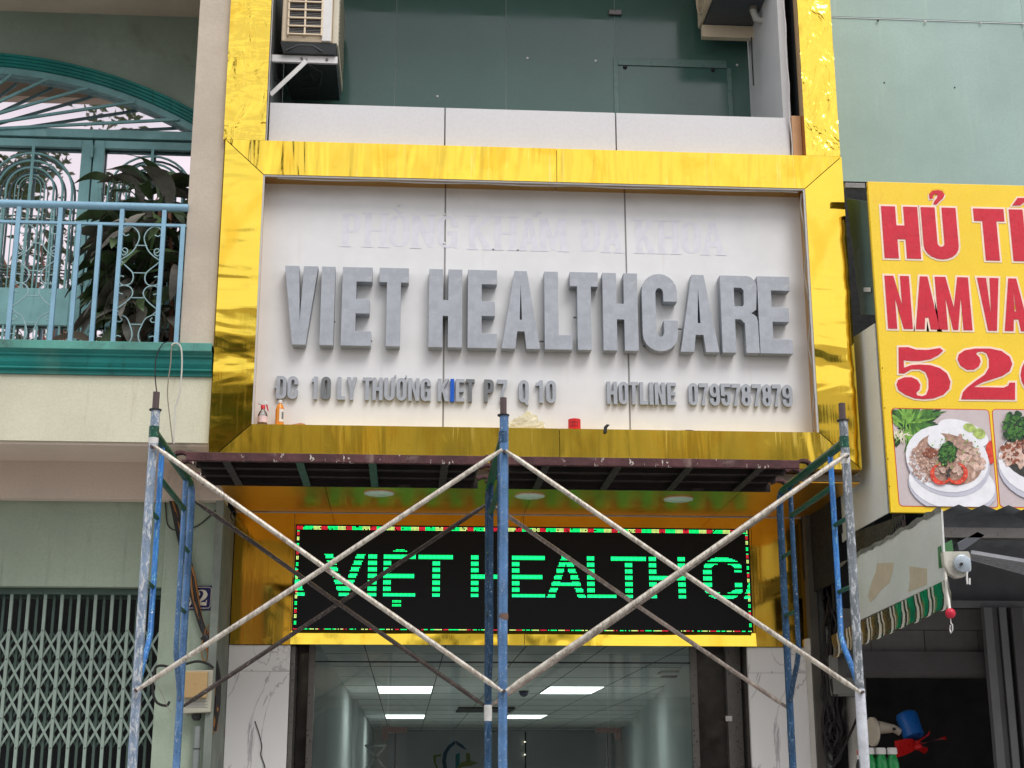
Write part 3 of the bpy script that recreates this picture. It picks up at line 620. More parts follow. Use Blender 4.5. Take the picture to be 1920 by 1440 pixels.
for (xa, xb, ya, yb, hook) in ((717, 763, 1363, 1374, 717), (1117, 1163, 1364, 1374, 1163)):
    z0, z1 = P(900, yb, YD).z, P(900, ya, YD).z; mb = MB().box(pxx(xa, YD, 1370), pxx(xb, YD, 1370), YD-.018, YD+.028, z0, z1)
    zz = P(900, 1387, YD).z
    if hook == 717: mb.box(pxx(717, YD, 1370), pxx(728, YD, 1370), YD-.018, YD+.028, zz, z0-.0005)
    else: mb.box(pxx(1152, YD, 1370), pxx(1163, YD, 1370), YD-.018, YD+.028, zz, z0-.0005)
    build('patch_fitting', mb, M['fitting'], clinic, bevel=.002)
build('door_sticker', box(pxx(1361, YD-.04, 1347), pxx(1373, YD-.04, 1347), YD-.036, YD-.032, P(900, 1352, YD).z, P(900, 1342, YD).z), M['white'], clinic)

# --- room behind the glass
CZ = 2.80
room = thing('clinic_room', (.85, 12, 0), 'dim clinic reception room with suspended tile ceiling seen through the glass doors', 'room')
rX0 = pxx(589)-.06
yb = PZ(950, 1371, CZ).y; rX1 = PZ(1165, 1371, CZ).x; rXn = pxx(1362)-.02
print('room', rX0, rX1, rXn, yb)
build('floor', box(rX0, rX1, YD+.12, yb, .0, .02), paint('floor_tile', (.82, .82, .80), .5), room)
build('wall', box(rX0-.05, rX0, YD+.12, yb, 0, CZ+.3), M['inwall2'], room)
build('wall', MB().prism([(rXn, YD+.12, 0), (rX1, yb, 0), (rX1+.06, yb, 0), (rXn+.06, YD+.12, 0)], (0, 0, CZ+.3)), M['inwall2'], room)
build('wall', box(rX0, rX1, yb, yb+.06, 0, CZ+.3), M['inwall'], room)
build('ceiling_void', box(rX0, rX1, YFA+.2, yb, CZ+.03, CZ+.05), M['grid'], room)
# two projecting wall bays
y1 = PZ(640, 1312, CZ).y; build('wall_bay', box(rX0+.002, PZ(668, 1312, CZ).x, y1, yb-.005, 0, CZ-.002), M['inwall2'], room)
build('bay_edge', box(PZ(668, 1312, CZ).x-.0, PZ(668, 1312, CZ).x+.012, y1+.3, y1+.4, 0, CZ-.1), M['white'], room)
y2 = PZ(1245, 1322, CZ).y; xb2 = rXn+(rX1-rXn)*(y2-YD-.12)/(yb-YD-.12); build('wall_bay', MB().prism([(PZ(1231, 1322, CZ).x, y2, 0), (xb2+.02, y2, 0), (xb2+.08, y2+.8, 0), (PZ(1231, 1322, CZ).x+.05, y2+.8, 0)], (0, 0, CZ-.002)), M['inwall2'], room)
# ceiling tiles following the seams seen in the photograph
l1 = [PZ(706, 1285.5, CZ), PZ(810, 1299.5, CZ)]
TW = PZ(812, 1292, CZ).x-PZ(707, 1292, CZ).x; TL = PZ(760, 1285.5, CZ).y; TLn = abs(PZ(760, 1285.5, CZ).y-PZ(760, 1299.5, CZ).y)
tx0 = PZ(707, 1292, CZ).x; ty0 = PZ(760, 1285.5, CZ).y
lamps = []
tile_me = {}
def tile(x0, x1, y0, y1):
    key = (round(x1-x0, 3), round(y1-y0, 3))
    if key not in tile_me: tile_me[key] = mesh('ceiling_tile', MB().box(0, x1-x0, 0, y1-y0, 0, .015), M['ceil'])
    put('ceiling_tile', tile_me[key], None, room, (x0, y0, CZ))
L1 = (0, 0); L1f = PZ(760, 1338, CZ).y
nx0 = math.floor((rX0-tx0)/TW); nx1 = math.ceil((rX1-tx0)/TW); ny0 = math.floor((YFA+.25-ty0)/TLn); ny1 = math.ceil((yb-ty0)/TLn)
x2 = PZ(1090, 1292, CZ).x; i2 = round((PZ(1035, 1299, CZ).x-tx0)/TW)
jf = round((PZ(760, 1338, CZ).y-ty0)/TLn)
for i in range(nx0, nx1):
    for j in range(ny0, ny1):
        a, b = max(rX0, tx0+i*TW+.006), min(rX1, tx0+(i+1)*TW-.006); c, d = max(YFA+.25, ty0+j*TLn+.006), min(yb, ty0+(j+1)*TLn-.006)
        if b-a < .02 or d-c < .02: continue
        if i in (0, i2) and j in (0, jf): lamps.append((a, b, c, d, i, j)); continue
        tile(a, b, c, d)
gb = MB()
for i in range(nx0, nx1+1):
    x = tx0+i*TW
    if rX0 < x < rX1: gb.box(x-.005, x+.005, YFA+.25, yb, CZ-.002, CZ+.02)
for j in range(ny0, ny1+1):
    y = ty0+j*TLn
    if YFA+.25 < y < yb: gb.box(rX0, rX1, y-.005, y+.005, CZ-.003, CZ+.019)
build('ceiling_grid', gb, M['grid'], room)
for a, b, c, d, i, j in lamps:
    side = 'left' if i == 0 else 'right'; dep = 'nearer' if j == 0 else 'farther'
    t = thing('ceiling_panel_light', ((a+b)/2, (c+d)/2, CZ), f'{dep} glowing rectangular panel light on the {side} of the clinic ceiling', 'ceiling light', 'panel lights in the clinic ceiling')
    build('diffuser', box(a+.012, b-.012, c+.012, d-.012, CZ-.004, CZ+.004), M['lamp'], t)
    build('frame', MB().box(a, b, c, c+.01, CZ-.008, CZ+.004).box(a, b, d-.01, d, CZ-.008, CZ+.004).box(a, a+.01, c+.011, d-.011, CZ-.008, CZ+.004).box(b-.01, b, c+.011, d-.011, CZ-.008, CZ+.004), M['white'], t)
# ceiling fittings
a = PZ(1232, 1262, CZ-.01); b = PZ(1292, 1252, CZ-.01)
t = thing('cassette_air_conditioner', ((a.x+b.x)/2, (a.y+b.y)/2, CZ), 'dark slotted ceiling air conditioner at the right of the clinic ceiling', 'air conditioner')
build('body', box(a.x, b.x+.3, a.y, b.y+.5, CZ-.03, CZ-.005), M['inwall'], t, bevel=.01); build('vent', box(a.x+.08, b.x+.25, a.y+.08, a.y+.30, CZ-.04, CZ-.031), M['black'], t)
a = PZ(860, 1326, CZ-.01); b = PZ(955, 1334, CZ-.01)
t = thing('ceiling_vent', ((a.x+b.x)/2, a.y, CZ), 'dark rectangular ceiling vent behind the two centre scaffold posts', 'vent')
build('grille', box(a.x, b.x, min(a.y, b.y), max(a.y, b.y), CZ-.03, CZ-.005), M['black'], t)
p = PZ(982, 1298, CZ-.02); t = thing('dome_camera', p, 'small dark dome camera on the clinic ceiling right of the centre post', 'camera')
build('dome', MB().lathe(p, [(.06, .02), (.06, 0), (.05, -.04), (.02, -.06)], 16), flat('dome_blue', (.03, .05, .12), .1), t, smooth=True)
build('mount', MB().lathe(p, [(.07, .018), (.07, .004)], 16), M['black'], t)
# logo on the far wall
YW = yb-.03
logo = thing('clinic_logo', P(860, 1420, YW), 'blue and green leaf shield logo on the far wall of the clinic', 'logo')
def lp(pts, dy=0): return [tuple(P(x, y, YW-dy)) for x, y in pts]
blue = flat('logo_blue', c3(40, 84, 112), .4); green = flat('logo_green', c3(138, 140, 50), .4); tealc = flat('logo_teal', c3(30, 128, 134), .4)
arcL = [(854, 1388), (840, 1398), (831, 1412), (829, 1428), (832, 1445), (842, 1460)]; arcI = [(848, 1457), (839, 1444), (836, 1428), (838, 1414), (844, 1403), (854, 1395)]
build('blue_arc', MB().prism(lp(arcL+arcI), (0, .012, 0)), blue, logo)
build('blue_tip', MB().prism(lp([(855, 1388), (868, 1397), (876, 1407), (865, 1402), (855, 1395.5)]), (0, .012, 0)), blue, logo)
build('green_edge', MB().prism(lp([(827, 1414), (812, 1416), (813, 1430), (820, 1446), (824, 1446), (817, 1430), (818, 1419), (827, 1418)]), (0, .012, 0)), green, logo)
build('teal_bar', MB().prism(lp([(854, 1415), (862, 1411), (862, 1435), (854, 1442)]), (0, .012, 0)), tealc, logo)
build('green_leaf', MB().prism(lp([(874, 1411), (881, 1413), (882, 1426), (896, 1430), (884, 1436), (866, 1438), (856, 1450), (856, 1440), (866, 1429), (874, 1427)]), (0, .012, 0)), green, logo)
# partition slit on the far wall and a framed notice
build('wall_slit', box(P(984, 1400, YW).x, P(986.5, 1400, YW).x, YW-.01, YW, 0, CZ-.01), M['black'], room)
for y in (1391, 1415): build('wall_lamp_dot', MB().lathe(P(984, y, YW-.03), [(.0, -.02), (.02, 0), (0, .02)], 8), glow('warm_dot', (1, .95, .7), 2), room)
# interior stair rail seen at left
st = thing('stair_rail', (PZ(700, 1400, 1.2).x, y1+1.0, 0), 'white crossed bar stair railing at the left inside the clinic', 'railing')
ys_ = y1+.6
def q(x, y): return tuple(P(x, y, ys_))
for (a, b) in (((688, 1400), (722, 1440)), ((722, 1400), (688, 1440)), ((684, 1398), (724, 1398)), ((640, 1405), (640, 1450))):
    build('bar', MB().bar(q(*a), q(*b), .035, .03), flat('grey_bar', (.30, .31, .32), .5), st)

# ================================================================== LED SCREEN
YLD = YFA-.06
led = thing('led_screen', ((ledx0+ledx1)/2, YLD, ledz0), 'long black LED message board with scrolling green dot letters under the sign', 'led screen')
build('housing', box(ledx0, ledx1, YLD, YFA-.014, ledz0, ledz1), M['led_black'], led)
pt = .00985
def dots(cells, ms, name):
    mb = MB()
    for (x, z, mi) in cells:
        h = pt*.37; y = YLD-.003
        mb.add([(x-h, y, z-h*.5), (x-h*.5, y, z-h), (x+h*.5, y, z-h), (x+h, y, z-h*.5), (x+h, y, z+h*.5), (x+h*.5, y, z+h), (x-h*.5, y, z+h), (x-h, y, z+h*.5)], [(0, 1, 2, 3, 4, 5, 6, 7)], mi)
    o = build(name, mb, ms, led); o['kind'] = 'stuff'; return o
tz1 = P(980, 1041.5, YLD).z; tz0 = P(980, 1122, YLD).z; TH = tz1-tz0
ledtxt = [('A', 500, 574), ('V', 607, 684), ('I', 690, 706.5), ('E', 719, 780), ('T', 785, 850), ('H', 883, 953), ('E', 960, 1021), ('A', 1024, 1099), ('L', 1101, 1154), ('T', 1145.5, 1212), ('H', 1216, 1286), ('C', 1319, 1392), ('A', 1392, 1466)]
cells = []
rows = int(TH/pt)
ledglyphs = []
for ch, a, b in ledtxt:
    A = P(a, 1080, YLD).x; B = P(b, 1080, YLD).x; wu = (B-A)/TH
    t_, th_ = .185, .15
    if ch == 'V': gl = [[[(wu*.40, 0), (wu*.60, 0), (wu, 1), (wu-.19, 1), (wu/2, .25), (.19, 1), (0, 1)]]]
    elif ch == 'A': gl = [[[(0, 0), (.19, 0), (.27, .24), (wu-.27, .24), (wu-.19, 0), (wu, 0), (wu*.60, 1), (wu*.40, 1)], [(.33, .38), (wu-.33, .38), (wu/2, .80)]]]
    elif ch == 'T' : gl = glyph('T', wu, .17, .13)
    else: gl = glyph(ch, wu, t_ if ch != 'I' else wu, th_)
    ledglyphs.append((A, B, gl))
nc = int((ledx1-ledx0)/pt)
for r_ in range(-8, rows+6):
    z = tz1-((r_//5)*5+1.9+((r_ % 5)-1.5)*.86)*pt
    if r_ % 5 == 4 and 0 <= r_: continue
    for c_ in range(nc):
        x = ledx0+(c_+.5)*pt
        if 0 <= r_ < rows:
            for A, B, gl in ledglyphs:
                if A-.01 <= x <= B+.01 and any(inside((x-A)/TH, (z-tz0)/TH, cons) for cons in gl):
                    cells.append((x, z, 1 if r_ % 5 in (1, 2) else 0)); break
eA, eB = ledglyphs[3][0], ledglyphs[3][1]
for k, hw in ((3, .035), (4, .05)):
    for i in range(-6, 7):
        if abs(i*pt) < hw: cells.append(((eA+eB)/2+i*pt, tz1+(6.5-k)*pt, 0))
for k in (2, 3, 5, 6):
    for i in range(-3, 4): cells.append(((eA+eB)/2-.02+i*pt, tz0-(k+.5)*pt, 0))
dots(cells, [M['led_green'], M['led_cyan']], 'lit_text_leds')
cells = []
for c_ in range(nc):
    x = ledx0+(c_+.5)*pt; ph = (c_ % 19)
    mi = 1 if ph < 5 else (0 if ph < 13 else 2)
    for k in (0, 1, 2):
        if random.random() < .95: cells.append((x, ledz1-(k+.9)*pt, mi))
    if random.random() < .75: cells.append((x, ledz0+.6*pt, mi))
nr = int((ledz1-ledz0)/pt)
for r_ in range(3, nr-1):
    ph = (r_+7) % 15
    if ph in (0, 4, 5, 9, 10): continue
    mi = 1 if ph in (12, 13, 14) else (2 if ph < 4 else 0)
    for k in (0, 1): cells.append((ledx0+(k+.9)*pt, ledz1-(r_+.5)*pt, mi)); cells.append((ledx1-(k+.9)*pt, ledz1-(r_+.5)*pt, mi))
dots(cells, [M['led_green'], M['led_red'], M['led_yellow']], 'border_leds')
build('bezel', MB().box(ledx0-.008, ledx0-.001, YLD-.006, YFA-.014, ledz0-.002, ledz1+.006).box(ledx1+.001, ledx1+.008, YLD-.006, YFA-.014, ledz0-.002, ledz1+.006).box(ledx0, ledx1, YLD-.006, YFA-.014, ledz1+.001, ledz1+.006), M['black'], led)

# ================================================================== AIR CONDITIONERS
AC0x, AC1x = P(527, 60, 10.03).x, P(622, 60, 10.03).x; acz = P(570, 76, 10.03).z
ac = thing('air_conditioner', (AC0x, 10.03, acz-.1), 'cream outdoor air conditioner unit at upper left with its louvred side facing the street', 'air conditioner', 'outdoor air conditioner units above the sign')
AY1 = 10.85
build('casing', box(AC0x, AC1x, 10.05, AY1, acz, acz+.62), M['cream'], ac, bevel=.012)
gx0, gx1 = P(542, 40, 10.03).x, P(602, 40, 10.03).x
build('coil', box(gx0, gx1, 10.042, 10.049, acz+.055, acz+.58), M['black'], ac)
for k in range(40):
    z = acz+.06+k*.0131; build('fin', box(gx0+.002, gx1-.002, 10.036, 10.0415, z, z+.004), M['steel_dark'], ac)
fr = MB(); xm = (gx0+gx1)/2
for x in (gx0-.012, xm-.007, gx1): fr.box(x, x+.014, 10.024, 10.045, acz+.04, acz+.6)
for k in range(9): fr.box(gx0-.01, gx1+.01, 10.020, 10.034, acz+.045+k*.068, acz+.057+k*.068)
build('louvre_frame', fr, M['cream'], ac, bevel=.002)
build('corner_cover', box(AC1x-.075, AC1x-.004, 10.035, 10.05, acz+.004, acz+.6), M['white'], ac, bevel=.006)
build('fan_panel', box(AC1x+.001, AC1x+.05, 10.06, AY1-.01, acz-.02, acz+.62), paint('fan_panel', c3(200, 192, 172), .5), ac, bevel=.012)
for k in range(16): build('fan_slat', box(AC1x+.051, AC1x+.056, 10.10, AY1-.08, acz+.05+k*.036, acz+.06+k*.036), M['meter'], ac)
build('base_tray', MB().prism([(AC0x-.005, 10.05, acz-.004), (AC1x+.04, 10.05, acz-.004), (AC1x+.03, 10.07, acz-.085), (AC0x+.02, 10.07, acz-.085)], (0, AY1-10.07, 0)), flat('tray_dark', (.055, .06, .062), .45, .3), ac)
rb = MB(); rb.tube([(AC0x+.08, 10.3, acz-.087), (AC0x+.2, 10.24, acz-.087), (AC0x+.29, 10.36, acz-.087), (AC0x+.26, 10.6, acz-.087), (AC0x+.1, 10.66, acz-.087)], .007, 6)
rb.tube([(AC0x+.14, 10.42, acz-.087), (AC0x+.2, 10.36, acz-.087), (AC0x+.22, 10.5, acz-.087), (AC0x+.12, 10.56, acz-.087)], .006, 6)
rb.tube([(AC0x+.04, 10.058, acz-.07), (AC0x+.13, 10.056, acz-.025), (AC0x+.24, 10.056, acz-.025), (AC0x+.31, 10.058, acz-.07)], .005, 6)
build('pressed_rib', rb, flat('tray_rib', (.10, .105, .11), .35, .3), ac, smooth=True)
az0, az1 = P(570, 117, 10.10).z, P(570, 104, 10.10).z
bk = thing('wall_bracket', (AC0x, 10.1, az0), 'white steel bracket with diagonal strut under the left air conditioner', 'bracket')
build('arm', box(lwx, P(633, 110, 10.10).x, 10.10, 10.125, az0, az1), M['white'], bk, bevel=.002)
build('strut', MB().bar(P(575, 114, 10.09), P(507, 178, 10.09), .034, .008), M['white'], bk)
for x, y in ((566, 110), (613, 112), (574, 113)): build('bolt', MB().lathe(P(x, y, 10.098), [(.010, 0), (.010, .008), (.004, .012)], 8, (0, -1, 0)), M['steel_dark'], bk)
build('drain_hose', MB().tube([P(512, 118, 10.3), P(512, 135, 10.3), P(516, 150, 10.3), P(526, 152, 10.3)], .008, 6), M['black'], bk, smooth=True)
# right unit
BZ = P(1380, 54, 10.86).z
bx0, bx1 = P(1330, 50, 10.6).x, P(1434, 50, 10.6).x
ac2 = thing('air_conditioner', (bx0, 10.15, BZ), 'shadowed outdoor air conditioner at top right, seen from below, fan side to the left', 'air conditioner', 'outdoor air conditioner units above the sign')
dk2 = flat('unit_shaded', (.09, .10, .115), .4, .2)  # casing darkened in colour for the shade the unit hangs in
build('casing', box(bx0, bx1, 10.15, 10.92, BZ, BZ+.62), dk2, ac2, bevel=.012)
build('fan_panel', box(bx0-.03, bx0-.001, 10.16, 10.91, BZ+.01, BZ+.61), M['cream'], ac2, bevel=.012)
rg = MB()
for rr in (.08, .14, .20, .25):
    rg.tube([(bx0-.045-.02*(1-rr/.25), 10.60+rr*math.cos(a*PI/12), BZ+.27+rr*math.sin(a*PI/12)) for a in range(25)], .006, 6, cap=False)
build('fan_guard', rg, M['cream'], ac2, smooth=True)
bk2 = thing('wall_bracket', (bx0, 10.84, BZ-.06), 'pale beam bracket under the right air conditioner', 'bracket')
build('arm', box(P(1315, 60, 10.84).x, P(1432, 60, 10.84).x, 10.80, 10.86, P(1370, 70, 10.80).z, BZ-.004), M['cream'], bk2, bevel=.003)
hs = thing('refrigerant_hose', P(1440, 30, 10.5), 'white insulated hose looping beside the right air conditioner', 'hose')
hq = [P(x, y, 10.5) for x, y in ((1412, -30), (1413, 0), (1412, 20), (1418, 36), (1430, 40), (1438, 28), (1446, 5), (1458, -30))]
build('hose', MB().tube(hq, .03, 10), M['pvc_white'], hs, smooth=True)
build('tape', MB().tube([hq[1], hq[2]], .032, 10), M['grey_wire'], hs, smooth=True)
build('cable', MB().tube([P(1409, 70, 10.6), P(1411, 125, 10.6), P(1413, 160, 10.6)], .006, 6), M['black'], clinic)

# ================================================================== THINGS ON THE SIGN SILL
SZT = IZ0
def onp(x): return P(x, 790, 9.89).x
x = onp(492)
t = thing('spray_bottle', (x, 9.89, SZT), 'clear spray bottle with red trigger standing at the left end of the sign sill', 'spray bottle')
clr = glassy('bottle_plastic', (.80, .84, .86), .8)
build('body', MB().lathe((x, 9.89, SZT), [(.030, 0), (.033, .01), (.033, .085), (.026, .105), (.012, .122), (.012, .13)], 16), clr, t, smooth=True)
build('label', MB().lathe((x, 9.89, SZT+.03), [(.0335, 0), (.0335, .045)], 16), flat('bottle_label', c3(226, 200, 204), .5), t)
build('collar', MB().lathe((x, 9.89, SZT+.128), [(.015, 0), (.015, .022), (.010, .03)], 12), flat('spray_red', c3(206, 44, 52), .4), t, smooth=True)
build('spray_head', MB().prism([(x-.038, 9.882, SZT+.165), (x-.03, 9.882, SZT+.182), (x+.012, 9.882, SZT+.188), (x+.03, 9.882, SZT+.175), (x+.032, 9.882, SZT+.160), (x-.01, 9.882, SZT+.155)], (0, .016, 0)), M['white'], t, bevel=.003)
build('trigger', MB().prism([(x+.018, 9.885, SZT+.158), (x+.030, 9.885, SZT+.158), (x+.040, 9.885, SZT+.115), (x+.034, 9.885, SZT+.112)], (0, .010, 0)), flat('trigger_red', c3(206, 44, 52), .4), t, bevel=.002)
x = onp(524)
t = thing('drink_bottle', (x, 9.89, SZT), 'orange drink bottle with white cap and paper label beside the spray bottle', 'bottle')
build('body', MB().lathe((x, 9.89, SZT), [(.028, 0), (.031, .008), (.029, .05), (.031, .09), (.031, .125), (.024, .15), (.013, .165), (.013, .17)], 16), flat('orange_drink', c3(222, 138, 40), .15), t, smooth=True)
build('cap', MB().lathe((x, 9.89, SZT+.171), [(.015, 0), (.015, .02), (.013, .022)], 12), M['white'], t, smooth=True)
build('label', MB().add([(x+.0+.0318*math.sin(a), 9.89-.0318*math.cos(a), SZT+z) for z in (.035, .125) for a in (0, .3, .6, .9, 1.2, 1.5)], [(i, i+1, i+7, i+6) for i in range(5)]), flat('paper_label', c3(226, 220, 210), .5), t)
build('label_mark', MB().add([(x+.0322*math.sin(a), 9.89-.0322*math.cos(a), SZT+z) for z in (.055, .105) for a in (.5, .75, 1.0)], [(0, 1, 4, 3), (1, 2, 5, 4)]), M['letter_dark'], t)
x = onp(560); t = thing('folded_packet', (x, 9.88, SZT), 'small brown folded packet lying on the sill beside the bottles', 'packet')
build('wrap', MB().prism([(x-.05, 9.86, SZT), (x-.045, 9.86, SZT+.016), (x+.02, 9.86, SZT+.028), (x+.05, 9.86, SZT+.02), (x+.052, 9.86, SZT)], (0, .05, 0)), flat('packet_brown', c3(178, 122, 78), .5), t, bevel=.003)
build('wrap_end', MB().prism([(x-.075, 9.865, SZT), (x-.07, 9.865, SZT+.012), (x-.05, 9.865, SZT+.010), (x-.05, 9.865, SZT)], (0, .03, 0)), M['white'], t)
x = onp(985); t = thing('plastic_bag', (x, 9.87, SZT), 'crumpled clear yellowish plastic bag on the sill right of the centre post', 'plastic bag')
rb = random.Random(5); mb = MB(); nu, nv = 22, 12; vs = []
for j in range(nv+1):
    for i in range(nu):
        a = 2*PI*i/nu; e = PI/2*j/nv; k = 1+rb.uniform(-.18, .18)
        vs.append((x+.13*math.cos(a)*math.cos(e)*k, 9.885+.06*math.sin(a)*math.cos(e)*k, SZT+.125*math.sin(e)*k*(.8+.2*math.cos(a+1))))
mb.add(vs, [(j*nu+i, j*nu+(i+1) % nu, (j+1)*nu+(i+1) % nu, (j+1)*nu+i) for j in range(nv) for i in range(nu)])
bagm = bpy.data.materials.new('bag_film'); bagm.use_nodes = True; hb = NT(bagm); bb = bagm.node_tree.nodes['Principled BSDF']
bb.inputs['Base Color'].default_value = (.80, .74, .48, 1); bb.inputs['Roughness'].default_value = .15; bb.inputs['Alpha'].default_value = .42
build('film', mb, bagm, t)
x = onp(1076); t = thing('tape_roll', (x, 9.86, SZT), 'small bright red printed tin standing on the sill near the centre', 'tin')
redt = flat('tin_red', c3(214, 34, 34), .35)
build('body', MB().lathe((x, 9.86, SZT), [(.043, 0), (.044, .004), (.044, .078), (.042, .080), (.040, .078), (.040, .072)], 24), redt, t, smooth=True)
mb = MB()
for k in range(5):
    for zz, hh in ((.045, .016), (.022, .014)):
        a0 = -.75+k*.26; mb.add([(x+.0445*math.sin(a), 9.86-.0445*math.cos(a), SZT+z) for z in (zz, zz+hh*(.6+.4*((k*7) % 3)/2)) for a in (a0, a0+.12)], [(0, 1, 3, 2)])
build('print_mark', mb, flat('tin_print', c3(90, 14, 20), .5), t)
pa = P(1133, 795, 9.79)
t = thing('black_clip', (pa.x, 9.79, SZT), 'black angled metal clip hooked over the gold sill edge', 'clip')
build('hook', MB().prism([P(1132, 812, 9.792), P(1137.5, 812, 9.792), P(1138, 803, 9.792), P(1143, 797, 9.792), P(1137, 796, 9.792), P(1132, 801, 9.792)], (0, -.012, 0)), M['black'], t)
build('lip', box(pa.x, pa.x+.02, 9.795, 9.84, SZT+.001, SZT+.006), M['black'], t)
x = onp(1288); t = thing('utility_knife', (x, 9.87, SZT), 'black and yellow utility knife lying on the sill at right', 'knife')
build('handle', MB().prism([(x-.03, 9.85, SZT), (x-.02, 9.85, SZT+.017), (x+.02, 9.85, SZT+.017), (x+.07, 9.85, SZT+.008), (x+.07, 9.85, SZT+.002), (x+.02, 9.85, SZT)], (0, .03, 0)), M['black'], t, bevel=.002)
build('grip', MB().prism([(x-.065, 9.85, SZT), (x-.055, 9.85, SZT+.014), (x-.031, 9.85, SZT+.017), (x-.031, 9.85, SZT)], (0, .03, 0)), flat('knife_yellow', c3(190, 160, 60), .4), t, bevel=.002)

# ================================================================== LEFT HOUSE
LHX = -5.6
YH = 9.85
house = thing('balcony_house', (-3.2, 10, 0), 'old house at left with teal trimmed balcony, arched glazed door and beige column', 'building')
colx = P(346, 480, YH).x
bz = {k: P(200, y, YH).z for k, y in dict(t=650, a=663, b=668, c=691, d=695, e=704, f=828).items()}
build('column', box(colx, FX0-.012, YH, 10.6, bz['t']-.01, 9), M['beige'], house, bevel=.006)
# ledge
prof = [(YH-.09, bz['t']), (YH-.09, bz['a']), (YH-.065, bz['b']), (YH-.065, bz['b']-.012), (YH-.05, bz['b']-.02), (YH-.045, bz['c']+.03), (YH-.03, bz['c']), (YH-.045, bz['c']-.004), (YH-.045, bz['d']), (YH-.02, bz['d']-.008), (YH-.02, bz['e']), (YH+.10, bz['e']), (YH+.10, bz['t'])]
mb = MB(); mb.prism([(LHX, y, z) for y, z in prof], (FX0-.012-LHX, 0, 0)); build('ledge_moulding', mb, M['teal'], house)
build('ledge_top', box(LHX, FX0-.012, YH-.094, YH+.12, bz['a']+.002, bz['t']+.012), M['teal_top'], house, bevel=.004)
build('parapet_band', box(LHX, FX0-.012, YH, YH+.14, bz['f'], bz['e']-.001), M['band'], house)
sy1 = PZ(200, 870, bz['f']).y
build('balcony_soffit', box(LHX, FX0-.012, YH+.145, sy1-.001, bz['f']+.015, bz['f']+.10), M['beam'], house)
build('drip_edge', box(LHX, FX0-.012, YH+.02, YH+.12, bz['f']-.02, bz['f']-.001), M['beam'], house)
zbm = P(200, 935, sy1).z
build('beam', box(LHX, fx0-.01, sy1+.001, sy1+.30, zbm, bz['f']+.12), M['beam'], house, bevel=.004)
build('balcony_floor', box(LHX, colx-.001, YH+.12, 11.05, bz['t']-.12, bz['t']-.02), M['beam'], house)
YW2 = sy1+.12
wz = P(200, 1100, YW2).z; wx = P(303, 1100, YW2).x
build('ground_wall', box(wx, fx0-.01, YW2, YW2+.35, 0, zbm-.001), M['greenwall'], house)
build('ground_wall', box(LHX, wx-.001, YW2, YW2+.35, wz, zbm-.001), M['greenwall'], house)
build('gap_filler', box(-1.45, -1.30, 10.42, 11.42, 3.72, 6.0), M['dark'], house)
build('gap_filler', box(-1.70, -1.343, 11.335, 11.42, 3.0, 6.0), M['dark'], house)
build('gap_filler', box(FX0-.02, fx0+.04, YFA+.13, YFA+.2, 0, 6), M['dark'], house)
build('party_wall', box(fx0-.06, fx0-.005, YW2-.10, YFA+.018, 0, zbm-.002), paint('stained_edge', c3(120, 128, 120), .8, var=.25, scale=3, stain=c3(70, 72, 68), st=.15), house)
build('gate_lintel', box(LHX, wx-.001, YW2+.20, YW2+.30, wz-.055, wz-.001), M['gate_dark'], house)
build('dark_interior', box(LHX, wx+.3, YW2+1.6, YW2+1.65, 0, wz+.3), M['dark'], house)  # black sheet in place of the unlit room behind the gate
# upper wall with arched opening
YU = 11.0
uz = P(200, 27, YU).z
acx = P(-62, 300, YU).x; az_s = P(100, 251, YU).z
A1 = P(355, 205, YU); A0 = P(0, 104, YU)
# circle through symmetric points about acx
def circ(p, q_):
    x1, z1 = p.x-acx, p.z; x2, z2 = q_.x-acx, q_.z
    zc = ((x1*x1+z1*z1)-(x2*x2+z2*z2))/(2*(z1-z2)); return zc, math.hypot(x1, z1-zc)
zc, R1 = circ(A1, A0)
def arcp(R, x0, x1, n=30):
    return [(acx+x, zc+math.sqrt(max(0, R*R-x*x))) for x in [x0+(x1-x0)*i/n for i in range(n+1)]]
HX = 1.95
outer = arcp(R1, -HX, HX)
wall = [(LHX, uz+.3)]+[(LHX, 4.6)]+[(outer[0][0], 4.6)]+outer+[(outer[-1][0], 4.6), (-1.3, 4.6), (-1.3, uz+.3)]
mb = MB(); mb.prism([(x, YU, z) for x, z in wall], (0, .25, 0)); build('upper_wall', mb, M['wall_up'], house)
Rs = [R1, R1-.022, R1-.045, R1-.068, R1-.088]
for k in range(4):
    o_, i_ = arcp(Rs[k]-.001, -HX, HX), arcp(Rs[k+1]+.001, -HX, HX)
    mb = MB(); mb.prism([(x, YU-.05+.014*k, z) for x, z in o_]+[(x, YU-.05+.014*k, z) for x, z in reversed(i_)], (0, .08, 0)); build('arch_moulding', mb, M['teal'], house)
build('upper_soffit', box(LHX, colx+.02, YH+.14, YU+.2, uz, uz+.15), M['beige'], house)
build('upper_beam', box(LHX, colx+.02, YH, YH+.13, 7.53, uz+.5), M['beige'], house)
